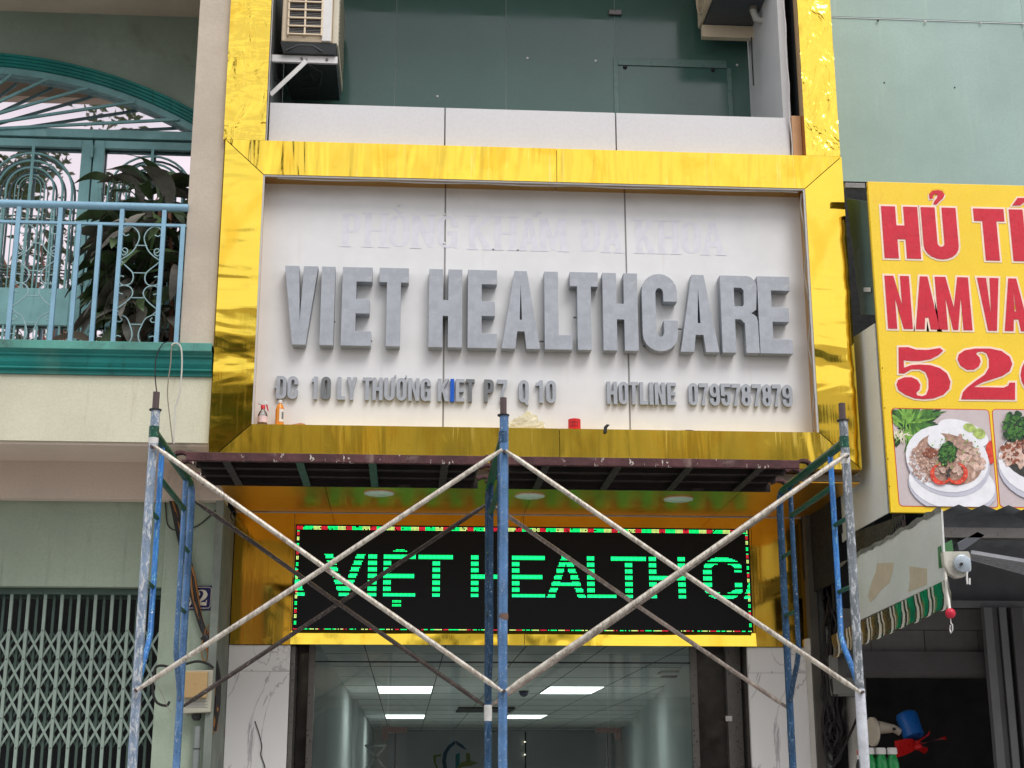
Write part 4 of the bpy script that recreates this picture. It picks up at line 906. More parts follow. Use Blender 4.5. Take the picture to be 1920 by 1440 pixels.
# --- arched door (frame, fan light, leaves)
YDo = YU+.06
door = thing('arched_balcony_door', (acx, YDo, 4.7), 'arched teal iron balcony door with sunburst fanlight and mirrored glass', 'door')
o_, i_ = arcp(Rs[4]-.002, -HX+.02, HX-.02), arcp(Rs[4]-.058, -HX+.02, HX-.02)
mb = MB(); mb.prism([(x, YDo-.04, z) for x, z in o_]+[(x, YDo-.04, z) for x, z in reversed(i_)], (0, .06, 0)); build('arch_frame', mb, M['door'], door)
tz_t, tz_b = P(180, 246, YDo).z, P(180, 262, YDo).z
build('transom', box(acx-HX, acx+HX, YDo-.04, YDo+.02, tz_b, tz_t), M['door'], door, bevel=.004)
gl = MB(); gp = arcp(Rs[4]-.05, -HX+.03, HX-.03); gl.prism([(x, YDo+.03, z) for x, z in gp]+[(acx+HX-.03, YDo+.03, 4.7), (acx-HX+.03, YDo+.03, 4.7)], (0, .01, 0)); build('mirrored_glass', gl, M['mirror'], door)
hub = (P(-122, 247, YDo-.05)); 
for ex, ey in ((22, 140), (90, 148), (165, 165), (252, 191), (336, 224), (-50, 134), (-120, 132)):
    e = P(ex, ey, YDo-.05)
    for s_ in ((1,) if ex < 0 else (1,)): build('sunburst_bar', MB().bar(hub, e, .021, .02), M['door'], door)
lw = P(283, 350, YDo).x-P(58, 350, YDo).x; lc = P(58, 350, YDo).x
ltop = P(100, 263, YDo).z
def hoop(cx, top, r, ybot, rad, Y):
    return MB().tube([(cx-r, Y, ybot)]+[(cx+r*math.cos(a), Y, top-r+r*math.sin(a)) for a in [PI-PI*i/16 for i in range(17)]]+[(cx+r, Y, ybot)], rad, 6)
for k in (-1, 0, 1):
    cx = lc+k*lw; x0, x1 = cx-lw/2+.006, cx+lw/2-.006
    if x1 > acx+HX+.2: continue
    tag_ = None
    lf = build('door_leaf', MB().box(x0, x0+.085, YDo-.03, YDo+.01, 4.7, ltop-.002).box(x1-.085, x1, YDo-.03, YDo+.01, 4.7, ltop-.002).box(x0+.085, x1-.085, YDo-.03, YDo+.01, ltop-.07, ltop-.002), M['door'], door, bevel=.004)
    zl1, zl0 = P(100, 543, YDo).z, P(100, 612, YDo).z
    build('lock_rail', box(x0+.086, x1-.086, YDo-.028, YDo+.008, zl0, zl1), M['door'], lf, bevel=.004)
    hz = P(100, 290, YDo).z; xb_ = zl1
    for r, rd in ((.33, .010), (.255, .010), (.185, .009), (.115, .005), (.085, .004)):
        build('hoop_bar', hoop(cx, hz-(.33-r)*.85, r, xb_, rd, YDo-.02), M['door'], lf, smooth=True)
    build('centre_bar', MB().bar((cx, YDo-.022, ltop-.06), (cx, YDo-.022, zl1), .022, .012), M['door'], lf)
    for x in (-.15, .15, -.37, .37):
        build('upright_bar', MB().bar((cx+x*.55, YDo-.018, hz-.42), (cx+x*.55, YDo-.018, zl1), .012, .01), M['door'], lf)
    for y in (406, 412, 500, 506, 512): build('cross_bar', MB().bar((cx-.30, YDo-.014, P(60, y, YDo).z), (cx+.30, YDo-.014, P(60, y, YDo).z), .008, .008), M['gate_dark'], lf)
    for i in range(9): build('lower_bar', MB().bar((x0+.10+i*.085, YDo-.018, zl0), (x0+.10+i*.085, YDo-.018, 4.7), .016, .01), M['door'], lf)
    build('hinge', MB().tube([(x1+.004, YDo-.05, ltop-.16), (x1+.004, YDo-.05, ltop-.06)], .012, 8), M['door'], lf, smooth=True)
    build('hinge', MB().tube([(x1+.004, YDo-.05, zl1+.02), (x1+.004, YDo-.05, zl1+.12)], .012, 8), M['gate_dark'], lf, smooth=True)
# --- railing
YR = YH-.01
rl = thing('balcony_railing', (-2.6, YR, bz['t']), 'light blue balcony railing with wrought scroll panels on the teal ledge', 'railing')
zr = P(150, 385, YR).z; zmid = P(150, 419, YR).z; zfoot = bz['t']+.013
build('handrail', MB().tube([(LHX, YR, zr), (colx+.01, YR, zr)], .028, 14), M['rail'], rl, smooth=True)
build('mid_rail', box(LHX, colx, YR-.012, YR+.012, zmid-.010, zmid+.010), M['rail'], rl, bevel=.002)
bxs = [P(x/4, 410, YR).x for x in (140, 452, 600, 757, 915, 1232, 1378)]
pitch = bxs[4]-bxs[0]
for i, x in enumerate(bxs+[b-pitch for b in bxs[:4]]+[bxs[0]-pitch*2+.2]):
    tall = i in (0, 1, 4, 5, 7, 8)
    if x < LHX: continue
    build('baluster', box(x-.015, x+.015, YR-.015, YR+.015, zfoot, (zr-.02) if tall else zmid-.011), M['rail'], rl, bevel=.002)
curves = [[(970, 318), (940, 328), (918, 300), (940, 265), (985, 256), (1030, 290), (1046, 340), (1030, 390), (1000, 440), (960, 475), (925, 497), (905, 515), (950, 560), (990, 600), (1000, 640), (985, 680), (950, 698), (905, 690), (890, 655), (905, 630), (930, 635)],
          [(945, 455), (925, 445), (918, 430), (935, 420), (955, 432), (952, 460), (925, 475), (908, 455)],
          [(920, 765), (890, 755), (882, 720), (920, 700), (970, 710), (995, 745), (985, 785), (940, 830), (900, 858), (875, 880), (905, 918), (950, 945), (975, 1000), (990, 1060), (980, 1110), (940, 1145), (880, 1140), (860, 1105), (875, 1077), (905, 1085)],
          [(900, 940), (915, 955), (900, 972), (875, 968), (866, 940), (880, 922), (905, 918)]]
ties = [((1015, 400), 1), ((992, 606), 1), ((988, 793), 1), ((970, 992), 1)]
def smoothp(pts, k=3):
    out = []; n = len(pts)
    for i in range(n-1):
        p0, p1, p2, p3 = [Vector(pts[max(0, min(n-1, i+j))]) for j in (-1, 0, 1, 2)]
        for s in range(k):
            t = s/k; out.append(.5*((2*p1)+(-p0+p2)*t+(2*p0-5*p1+4*p2-p3)*t*t+(-p0+3*p1-3*p2+p3)*t**3))
    out.append(Vector(pts[-1])); return out
mid = (bxs[4]+bxs[5])/2
scm = []
for cu in curves:
    w3 = [P(x/4, 360+y/4, YR) for x, y in cu]
    for mir in (0, 1):
        pts = [Vector((2*mid-p.x if mir else p.x, YR, p.z)) for p in w3]; scm.append(MB().tube(smoothp(pts), .0048, 6))
for (x, y), _ in ties:
    p = P(x/4, 360+y/4, YR); scm.append(MB().tube([(p.x, YR, p.z), (2*mid-p.x, YR, p.z)], .0045, 6))
for dx in (0, -pitch, -2*pitch):
    for mb in scm:
        m2 = MB(); m2.add([(v[0]+dx, v[1], v[2]) for v in mb.v], mb.f)
        if dx == 0: me_o = build('scroll', m2, M['scroll'], rl, smooth=True)
        else: build('scroll', m2, M['scroll'], rl, smooth=True)
# --- plant
plant = thing('dracaena_plant', (P(290, 640, 10.35).x, 10.35, bz['t']), 'dense dark long leaved plant spilling behind the right end of the balcony railing', 'plant')
def leafmesh(k):
    r = random.Random(k); Lh = 1.0; n = 9; mb = MB(); vs = []; dr = .55+.35*r.random(); wv = r.uniform(-.05, .05)
    for i in range(n+1):
        s = i/n; wd = .15*math.sin(PI*min(1, s*.93+.07))**.8*(1-.15*s)+.004
        x = s*(1-.30*s*dr); z = .10*math.sin(s*PI)-dr*s*s*.55; y = wv*math.sin(s*4)
        vs += [(x, y-wd, z+.02*math.sin(s*9+k)), (x, y, z-.022), (x, y+wd, z+.02*math.cos(s*8+k))]
    mb.add(vs, [(3*i+j, 3*i+j+1, 3*i+j+4, 3*i+j+3) for i in range(n) for j in (0, 1)])
    return mesh('leaf', mb, M['leaf'] if k % 2 else M['leaf2'], smooth=True)
lms = [leafmesh(k) for k in range(6)]
rp = random.Random(11)
def leaf(px, py, Y, ang, ln, tilt, roll):
    p = P(px, py, Y); o = put('leaf', lms[rp.randrange(6)], None, plant, p)
    o.scale = (ln, ln*rp.uniform(.8, 1.15), ln)
    d = Vector((math.cos(ang)*math.cos(tilt), math.sin(ang)*math.cos(tilt)*.8, math.sin(tilt)))
    o.rotation_euler = d.to_track_quat('X', 'Z').to_euler(); o.rotation_euler.rotate_axis('X', roll)
for k in range(22):       # crown tufts
    leaf(rp.choice((282, 300, 318, 262)), rp.uniform(345, 385), rp.uniform(10.25, 10.5), rp.uniform(-PI, PI), rp.uniform(.30, .48), rp.uniform(.2, 1.3), rp.uniform(-.6, .6))
for k in range(230):
    t_ = rp.random(); py = 375+235*t_; px = rp.uniform(222, 352)-25*t_
    leaf(px, py, rp.uniform(10.05, 10.7), PI+rp.uniform(-1.0, .9) if rp.random() < .72 else rp.uniform(-2, 1.3), rp.uniform(.28, .46), rp.uniform(-.75, .30), rp.uniform(-.8, .8))
for k in range(26): leaf(rp.uniform(215, 250), rp.uniform(430, 560), rp.uniform(10.2, 10.5), PI+rp.uniform(-.6, .5), rp.uniform(.28, .40), rp.uniform(-.5, .1), rp.uniform(-.7, .7))
for px, py in ((196, 345), (150, 640), (240, 345)): leaf(px+25, py, 10.3, PI+.2, .36, .25, .3)
for (a, b, c, d) in ((228, 605, 220, 650), (272, 480, 262, 650), (300, 380, 292, 650), (318, 400, 322, 650)):
    build('stem', MB().tube([P(a, b, 10.35), P((a+c)/2+2, (b+d)/2, 10.36), P(c, d, 10.35)], [.014, .017, .019], 8), M['stem'], plant, smooth=True)
# --- folding gate
YGt = YW2+.12
gate = thing('folding_gate', (-2.6, YGt, 0), 'closed green collapsible lattice gate below the balcony house', 'gate')
gp = (P(970/4, 1130, YGt).x-P(90/4, 1130, YGt).x)/7
gx_r = P(970/4, 1130, YGt).x
zg1 = wz-.03
build('top_track', box(LHX, wx-.003, YGt-.03, YGt+.05, wz-.045, wz-.004), M['gate_dark'], gate)
nodes_z = [P(150, 1080+y/4, YGt).z for y in (400, 620, 840, 1060, 1280)]; dz = (nodes_z[0]-nodes_z[4])/4
zn = [nodes_z[0]-i*dz for i in range(9)]
ume = mesh('upright', MB().box(-.011, .011, -.010, .010, 0, zg1-.05), M['gate'])
ln_ = math.hypot(gp, dz)
lkm = mesh('lattice_link', MB().bar((0, 0, 0), (gp, 0, -dz), .016, .004), M['gate'])
lkm2 = mesh('lattice_link', MB().bar((0, 0, 0), (-gp, 0, -dz), .016, .004), M['gate'])
bk_me = mesh('back_upright', MB().box(-.009, .009, -.008, .008, 0, zg1-.05), M['gate_dark'])
lkd = mesh('back_link', MB().bar((0, 0, 0), (gp, 0, -dz), .014, .004), M['gate_dark']); lkd2 = mesh('back_link', MB().bar((0, 0, 0), (-gp, 0, -dz), .014, .004), M['gate_dark'])
for i in range(-12, 3):
    x = gx_r+i*gp
    if x < wx-.01: put('upright', ume, None, gate, (x, YGt-.012, .05))
    if x+gp*.5 < wx: put('back_upright', bk_me, None, gate, (x+gp*.42, YGt+.045, .05))
    if x+gp < wx+.03:
        for k in range(8):
            if (k % 5) == 4: continue
            put('lattice_link', lkm, None, gate, (x, YGt+.004, zn[k])); put('lattice_link', lkm2, None, gate, (x+gp, YGt+.012, zn[k]))
            if k < 4 and x+gp*1.42 < wx: put('back_link', lkd, None, gate, (x+gp*.42, YGt+.058, zn[k]-.01)); put('back_link', lkd2, None, gate, (x+gp*1.42, YGt+.064, zn[k]-.01))
rv = MB()
for i in range(-12, 3):
    x = gx_r+i*gp
    if x < wx:
        for k in (0, 1, 2, 3, 4): rv.lathe((x, YGt-.022, zn[k]-.01), [(.006, 0), (.004, .004)], 6, (0, -1, 0))
o = build('rivets', rv, M['gate_dark'], gate); o['kind'] = 'stuff'
# --- house number, meter box, pipes, cables
npl = thing('house_number_plate', P(372, 1120, YW2-.01), 'navy enamel house number plate with white digits ending in 2 on the green wall', 'number plate')
pp = lambda x, y, d=0.: P(300+x/12, 1060+y/12, YW2-.004-d)
def ppoly(pts, d): return [tuple(pp(x, y, d)) for x, y in pts]
build('plate', MB().prism(ppoly([(575, 468), (1190, 455), (1150, 1000), (545, 1000)], .008), (0, .010, 0)), M['navy'], npl, bevel=.001)
bdr = [(600, 490), (1120, 485), (1165, 530), (1130, 930), (1095, 970), (580, 965)]; bdi = [(608, 502), (1115, 497), (1152, 535), (1119, 925), (1090, 957), (592, 953)]
o2 = [Vector(pp(x, y, .0105)) for x, y in bdr]; i2_ = [Vector(pp(x, y, .0105)) for x, y in bdi]
build('border_line', MB().add(o2+i2_, [(k, (k+1) % 6, 6+(k+1) % 6, 6+k) for k in range(6)]), M['enamel_white'], npl)
two = [(818, 650), (825, 600), (870, 560), (950, 548), (1030, 570), (1072, 640), (1060, 700), (1010, 760), (940, 800), (905, 830), (1030, 826), (1040, 780), (1058, 782), (1040, 905), (840, 895), (842, 850), (880, 790), (940, 720), (975, 650), (965, 590), (930, 570), (885, 575), (870, 590), (905, 630), (900, 670), (860, 690), (825, 680)]
build('digit', MB().prism(ppoly(two, .011), (0, .002, 0)), M['enamel_white'], npl)
nine = [(590, 600), (640, 560), (690, 570), (715, 640), (718, 760), (700, 880), (650, 925), (590, 910), (570, 860), (600, 820), (640, 840), (650, 880), (676, 820), (680, 760), (640, 770), (590, 740), (575, 670)]
build('digit', MB().prism(ppoly(nine, .011), (0, .002, 0)), M['enamel_white'], npl)
YM = YW2-.13
mt = thing('electric_meter_box', P(370, 1340, YM), 'weathered electric meter box with a tan lid on the green wall beside the lattice gate', 'meter box')
bx = lambda x, y, Y=YM: P(x, y, Y)
a = bx(342, 1338); b = bx(399, 1256)
build('case', MB().prism([(a.x, YM, a.z), (b.x, YM, a.z+.01), (b.x+.003, YM, b.z), (a.x+.01, YM, b.z-.005)], (0, .125, 0)), M['meter'], mt, bevel=.006)
a2 = bx(343, 1309); b2 = bx(391, 1258); build('lid', box(a2.x+.005, b2.x, YM-.03, YM-.001, a2.z, b2.z-.004), M['meter_lid'], mt, bevel=.008)
mk = MB()
for k in range(5): mk.box(bx(349, 1312).x, bx(349, 1312).x+.15-(k % 2)*.02, YM-.0015, YM-.0005, bx(349, 1316+k*2.6).z, bx(349, 1315+k*2.6).z)
build('notice_print', mk, M['letter_dark'], mt)
build('gland', MB().lathe((a.x+.09, YM+.06, a.z-.045), [(.02, 0), (.035, .02), (.035, .045)], 12), M['black'], mt, smooth=True)
pipes = [('grey_conduit', 365, 371, 1362, .024, 'pvc', 'grey conduit pipe rising to the meter box'), ('salmon_conduit', 387, 392, 1376, .026, 'pvc_pink', 'salmon pink conduit pipe beside the grey one under the meter box')]
for nm, xa, xt, yt, r, mm, lab in pipes:
    p = P(xt, yt, YM+.07); q_ = P(xa, 1440, YM+.07)
    t = thing(nm, (p.x, p.y, 0), lab, 'pipe'); build('pipe', MB().tube([(p.x, p.y, 0), (p.x, p.y, p.z)], r, 14), M[mm], t, smooth=True)
    build('wire_tie', MB().tube([(p.x+(r+.002)*math.cos(a_), p.y+(r+.002)*math.sin(a_), P(365, 1404, YM+.07).z) for a_ in [i*PI/6 for i in range(13)]], .003, 5), M['black'], t, smooth=True)
def cable(name, label, pix, Y, r, m, wob=0, cat='cable', group=None, seed=0, Ys=None):
    rr = random.Random(seed); pts = []
    for i, (x, y) in enumerate(pix):
        yy = (Ys[i] if Ys else Y)
        p = P(x, y, yy); pts.append(p+Vector((rr.uniform(-wob, wob), rr.uniform(-wob, wob), 0)))
    o = build(name, MB().tube(smoothp(pts, 4), r, 6), m, None, smooth=True); return tag(o, label, cat, group)
cable('hanging_cable', 'thin black cable hanging from the ledge past the left scaffold post', [(322, 640), (305, 645), (293, 670), (291, 705), (294, 740), (297, 800)], YH-.11, .004, M['cable'])
cable('hanging_cable', 'second thin dark cable hanging from the ledge right of the left post', [(330, 645), (322, 650), (320, 680), (316, 710), (314, 740), (318, 780), (322, 815), (324, 830)], YH-.11, .004, M['grey_wire'])
cable('hanging_cable', 'pale looped cable draped over the teal ledge and hanging down', [(322, 648), (324, 645), (333, 644), (340, 655), (341, 690), (337, 735), (329, 765), (327, 800), (326, 832)], YH-.112, .0055, M['pvc_white'])
cable('wall_cable', 'black cable looping on the green wall behind the left scaffold frame', [(326, 835), (312, 860), (308, 900), (311, 955), (315, 985), (332, 995), (352, 992), (372, 985), (395, 966), (415, 945)], YW2-.01, .0045, M['cable'], Ys=[sy1-.3]*1+[YW2-.01]*9)
cable('wall_cable', 'short loose black cable end on the green wall beside the gold fascia', [(415, 946), (412, 965), (408, 985), (404, 1005)], YW2-.012, .0045, M['cable'])
cable('wall_cable', 'curled black wire beside the top of the gold fascia', [(442, 957), (434, 962), (433, 970), (437, 977)], YW2-.02, .005, M['cable'])
rc = random.Random(9)
bun = thing('cable_bundle', P(370, 1120, YW2-.05), 'thick bundle of black and brown cables running down past the number plate to the meter', 'cable bundle')
path = [(322, 935), (338, 1000), (355, 1070), (361, 1105), (372, 1150), (385, 1185), (396, 1220), (402, 1250), (406, 1290), (404, 1330), (398, 1372)]
for k in range(22):
    o1 = rc.uniform(-8, 8); pts = [P(x+o1*(.4+.6*math.sin(i*.8+k))*(.6 if 3 < i < 7 else 1), y+rc.uniform(-4, 4), YW2-.03-rc.uniform(0, .03)) for i, (x, y) in enumerate(path)]
    build('cable', MB().tube(smoothp(pts, 3), rc.choice((.007, .010, .008)), 6), M['cable'] if k % 4 else M['orange_wire'], bun, smooth=True)
for k in range(7):
    cx, cy = 385+rc.uniform(-6, 12), 1185+rc.uniform(-18, 32); rx, ry = rc.uniform(5, 10), rc.uniform(14, 26)
    pts = [P(cx+rx*math.cos(a_*PI/8)+a_*.5, cy+ry*math.sin(a_*PI/8), YW2-.07) for a_ in range(15)]
    build('coiled_wire', MB().tube(pts, .004, 6), M['orange_wire'], bun, smooth=True)
build('tape_wrap', MB().tube([P(383, 1192, YW2-.05), P(394, 1206, YW2-.05)], .035, 10), M['black'], bun, smooth=True)
cable('black_hose', 'black hose curving over the meter box to the lattice gate', [(400, 1253), (390, 1245), (370, 1240), (345, 1246), (325, 1252), (305, 1248), (292, 1252), (287, 1275), (287, 1300), (295, 1318), (312, 1323), (318, 1315)], YW2-.12, .009, M['black'], cat='hose')
cable('thin_string', 'thin string sagging from the gate to the back scaffold post', [(292, 1280), (303, 1300), (314, 1325), (322, 1336)], YW2-.14, .002, M['grey_wire'], cat='string')
cable('marble_wire', 'thin dark wire hanging on the left marble cheek', [(478, 1352), (487, 1380), (491, 1400), (489, 1415), (496, 1435), (497, 1450)], YFA+.012, .0035, M['cable'])

# ================================================================== RIGHT HAND SHOP
SX = 3.125
shop = thing('noodle_shop_building', (5.5, 10.3, 0), 'noodle shop building at right with mint metal sheet cladding above a dark open front', 'building')
YMt = 10.62
sheets_x = [3.16, 5.0, 6.9, 8.8]
zs_ = P(1700, 37, YMt).z
for i in range(3):
    for z0, z1, dy in ((3.6, zs_, 0), (zs_+.002, 9.2, -.012)):
        build('metal_sheet', box(sheets_x[i]+.001, sheets_x[i+1]-.001, YMt+dy, YMt+dy+.01, z0, z1), M['mint'], shop)
for i, x in enumerate((1646, 1735, 1839, 1918)):
    build('sheet_screw', MB().lathe(P(x, 39+i*2, YMt-.014), [(.010, 0), (.008, .006), (.003, .009)], 8, (0, -1, 0)), M['white'] if i else M['black'], shop)
for x, y in ((1658, 155), (1790, 164)):
    build('sheet_screw', MB().lathe(P(x, y, YMt-.001), [(.007, 0), (.005, .005)], 8, (0, -1, 0)), M['black'], shop)
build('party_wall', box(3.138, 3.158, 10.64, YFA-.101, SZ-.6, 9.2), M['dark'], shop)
build('party_wall', box(3.095, 3.158, YFA-.1, 14.5, 0, 9.2), paint('grimy_wall', c3(86, 84, 78), .9, var=.3, scale=2), shop)
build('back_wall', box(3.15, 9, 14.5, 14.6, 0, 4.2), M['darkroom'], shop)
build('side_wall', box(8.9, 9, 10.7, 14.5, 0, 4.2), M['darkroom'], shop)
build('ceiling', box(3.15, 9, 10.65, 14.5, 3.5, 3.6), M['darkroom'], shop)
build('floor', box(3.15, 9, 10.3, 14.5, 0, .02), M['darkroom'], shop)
# front beam of blocks and lower beam, roller box
YBm = 10.55
zb1, zb2, zb3, zb4 = P(1800, 1128, YBm).z, P(1800, 1141, YBm).z, P(1800, 1222, YBm).z, P(1800, 1268, YBm).z
build('roller_rail', box(3.9, 9, YBm-.06, YBm-.02, zb2, zb1), paint('rail_grey', (.16, .165, .175), .5), shop)
blkw = .40
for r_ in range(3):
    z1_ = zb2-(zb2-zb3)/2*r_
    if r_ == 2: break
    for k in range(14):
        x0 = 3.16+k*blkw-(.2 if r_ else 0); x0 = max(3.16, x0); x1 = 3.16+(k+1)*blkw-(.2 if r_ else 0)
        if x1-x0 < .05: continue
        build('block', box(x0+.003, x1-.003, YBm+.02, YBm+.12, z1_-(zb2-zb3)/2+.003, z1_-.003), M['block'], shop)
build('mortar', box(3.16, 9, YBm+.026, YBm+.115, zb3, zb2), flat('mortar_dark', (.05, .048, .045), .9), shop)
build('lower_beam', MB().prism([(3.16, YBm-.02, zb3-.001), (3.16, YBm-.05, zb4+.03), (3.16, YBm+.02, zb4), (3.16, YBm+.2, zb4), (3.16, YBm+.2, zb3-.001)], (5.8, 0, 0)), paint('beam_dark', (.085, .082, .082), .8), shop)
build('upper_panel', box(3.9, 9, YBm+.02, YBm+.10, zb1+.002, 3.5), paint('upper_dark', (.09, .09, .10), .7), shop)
for (xa, xb, m_, dy) in ((1856, 1872, 'a', 0), (1873, 1885, 'b', .03), (1886, 1900, 'a', .01), (1901, 1907, 'c', .05), (1908, 1930, 'b', .0), (1931, 1975, 'a', .04)):
    mm = {'a': paint('shutter_track_a', (.17, .175, .18), .5, .3), 'b': paint('shutter_track_b', (.10, .10, .10), .5, .3), 'c': M['black']}[m_]
    build('shutter_track', box(P(xa, 1300, YBm-.1).x, P(xb, 1300, YBm-.1).x-.002, YBm-.12+dy, YBm-.06+dy, 0, zb2-.003), mm, shop, bevel=.002)
build('awning_tarp_back', box(3.16, 3.9, YBm+.2, YBm+.25, zb2, 3.5), M['dark'], shop)

# --- food sign
YN = 9.45
ns = thing('noodle_shop_sign', (SX, YN, 3.3), 'big yellow noodle shop sign with red lettering and printed food pictures', 'sign')
nz0, nz1 = P(1675, 961, YN).z, P(1625, 340, YN).z; nx0_ = P(1648, 640, YN).x
NW = 4.3
build('face_panel', box(nx0_, nx0_+NW, YN, YN+.03, nz0, nz1), M['yellow'], ns, bevel=.003)
build('metal_frame', MB().box(nx0_+.01, nx0_+.04, YN+.032, YN+.072, nz0+.01, nz1-.01).box(nx0_+.01, nx0_+NW-.01, YN+.032, YN+.072, nz1-.05, nz1-.012).box(nx0_+.05, nx0_+NW-.01, YN+.034, YN+.070, nz0+.012, nz0+.05), M['steel_dark'], ns)
def text_at(items, YY, zb_, zt_, ymid, t, th, out=.014):
    Hh = zt_-zb_
    for ch, a, b in items:
        A = P(a, ymid, YY).x; B = P(b, ymid, YY).x; wu = (B-A)/Hh
        for cons in glyph(ch, wu, t, th):
            mo = MB(); big_ = [grow(cons[0], out/Hh)]+[grow(c_, -out/Hh*.8) for c_ in cons[1:]]
            big_ = [c_ for c_ in big_ if len(c_) > 2]
            mo.contour(big_, (A, YY-.003, zb_), (Hh, 0, 0), (0, 0, Hh), (0, .002, 0)); build('letter_outline', mo, M['white_print'], ns)
            mo = MB().contour(cons, (A, YY-.006, zb_), (Hh, 0, 0), (0, 0, Hh), (0, .002, 0)); build('letter', mo, M['red_print'], ns)
text_at([('H', 1655, 1723), ('U', 1729.5, 1795), ('T', 1828, 1885), ('I', 1895, 1921), ('U', 1932, 1998)], YN, P(1700, 485, YN).z, P(1700, 388, YN).z, 437, .26, .24)
text_at([('N', 1661.5, 1707.5), ('A', 1713, 1757.5), ('M', 1756, 1818.5), ('V', 1835.5, 1876), ('A', 1878.5, 1925), ('N', 1935, 1982), ('G', 1990, 2035)], YN, P(1700, 617, YN).z, P(1700, 518, YN).z, 568, .165, .16)
def printed(pts, lvl, m, nm):
    return build(nm, MB().prism([tuple(P(x, y, YN-.0025*lvl)) for x, y in pts], (0, .002, 0)), m, ns)
def cat2(pts, k=4): return [(v.x, v.y) for v in smoothp([(x, y) for x, y in pts]+[pts[0]], k)[:-1]]
c8 = lambda pts: [(1620+x/4.5, 640+y/4.5) for x, y in pts]
five = c8([(292, 50), (372, 48), (440, 70), (540, 72), (640, 55), (668, 78), (630, 115), (560, 150), (470, 165), (400, 165), (335, 158), (338, 222), (400, 200), (470, 195), (560, 200), (640, 225), (700, 270), (730, 340), (720, 400), (670, 450), (590, 480), (510, 487), (430, 480), (350, 450), (290, 410), (275, 360), (290, 325), (340, 303), (400, 302), (450, 325), (475, 365), (470, 405), (440, 435), (450, 455), (490, 463), (525, 450), (545, 400), (545, 320), (520, 260), (470, 235), (400, 235), (340, 270), (295, 270)])
two_ = c8([(790, 150), (800, 110), (850, 75), (940, 60), (1060, 60), (1160, 80), (1230, 130), (1252, 190), (1230, 250), (1170, 290), (1080, 320), (1000, 345), (925, 385), (1180, 390), (1215, 375), (1230, 348), (1275, 348), (1275, 492), (820, 488), (835, 430), (870, 390), (940, 335), (1020, 280), (1055, 220), (1055, 150), (1035, 100), (1000, 85), (960, 88), (945, 105), (975, 135), (985, 170), (970, 210), (930, 238), (870, 240), (815, 205)])
nine_o = [(1920+48*math.cos(a_)+42, 702+44*math.sin(a_)) for a_ in [i*PI/12 for i in range(24)]]
hook = [(1743, 373), (1742, 364), (1748, 357.5), (1758, 356), (1767, 358), (1771, 365), (1768, 372), (1762, 377), (1756, 383.5), (1750, 383), (1752, 377), (1757, 371), (1758, 366), (1755, 363), (1750, 365), (1749, 372)]
acute = [(1898, 385), (1913, 385), (1930, 371), (1908, 371)]
for nm, pl in (('digit', five), ('digit', two_), ('digit', nine_o), ('tone_mark', hook), ('tone_mark', acute)):
    printed(grow(pl, 3.6 if nm == 'digit' else 2.6), 1.2, M['white_print'], nm+'_outline'); printed(pl, 2.4, M['red_print'], nm)
# printed food pictures (flat print, layered)
def rr(x0, y0, x1, y1, r, sk):
    """rounded rectangle; sk = (dx at bottom left, dx at bottom right, dy right)"""
    pts = []
    for cx, cy, a0 in ((x1-r, y0+r, -90), (x1-r, y1-r, 0), (x0+r, y1-r, 90), (x0+r, y0+r, 180)):
        for i in range(5):
            a_ = math.radians(a0+22.5*i); pts.append((cx+r*math.cos(a_), cy+r*math.sin(a_)))
    out = []
    for x, y in pts:
        v = (y-y0)/(y1-y0); u = (x-x0)/(x1-x0); out.append((x+sk[0]*v*(1-u)+sk[1]*v*u, y+sk[2]*u))
    return out
cols = dict(red=flat('print_redline', c3(214, 70, 40), .4), table=paint('print_table', c3(206, 192, 192), .4, var=.06, scale=5), white=flat('print_white', c3(240, 240, 244), .35), shade=flat('print_shade', c3(200, 200, 212), .4),
            g1=paint('print_green1', c3(70, 120, 50), .4, var=.45, scale=28, stain=c3(120, 96, 80), st=-.03, bump=0, fine=220), g2=paint('print_green2', c3(120, 170, 70), .4, var=.45, scale=28, stain=c3(120, 96, 80), st=-.03, bump=0, fine=220), g3=paint('print_green3', c3(36, 74, 40), .4, var=.45, scale=28, stain=c3(120, 96, 80), st=-.03, bump=0, fine=220), pk=paint('print_pork', c3(186, 150, 136), .4, var=.45, scale=28, stain=c3(120, 96, 80), st=-.03, bump=0, fine=220), pk2=paint('print_pork2', c3(214, 182, 166), .4, var=.45, scale=28, stain=c3(120, 96, 80), st=-.03, bump=0, fine=220),
            br=paint('print_brown', c3(146, 84, 62), .4, var=.45, scale=28, stain=c3(120, 96, 80), st=-.03, bump=0, fine=220), rd=paint('print_prawn', c3(228, 72, 52), .4, var=.45, scale=28, stain=c3(120, 96, 80), st=-.03, bump=0, fine=220), rd2=paint('print_prawn2', c3(240, 150, 120), .4, var=.45, scale=28, stain=c3(120, 96, 80), st=-.03, bump=0, fine=220), sp=paint('print_sprout', c3(236, 220, 190), .4, var=.45, scale=28, stain=c3(120, 96, 80), st=-.03, bump=0, fine=220), lime=paint('print_lime', c3(176, 196, 110), .4, var=.45, scale=28, stain=c3(120, 96, 80), st=-.03, bump=0, fine=220), soup=paint('print_soup', c3(176, 140, 122), .4, var=.45, scale=28, stain=c3(120, 96, 80), st=-.03, bump=0, fine=220), dk=paint('print_dark', c3(60, 60, 56), .4, var=.45, scale=28, stain=c3(120, 96, 80), st=-.03, bump=0, fine=220))
def ell(cx, cy, rx, ry, rot=0, n=28):
    c_, s_ = math.cos(rot), math.sin(rot); return [(cx+rx*math.cos(a_)*c_-ry*math.sin(a_)*s_, cy+rx*math.cos(a_)*s_+ry*math.sin(a_)*c_) for a_ in [2*PI*i/n for i in range(n)]]
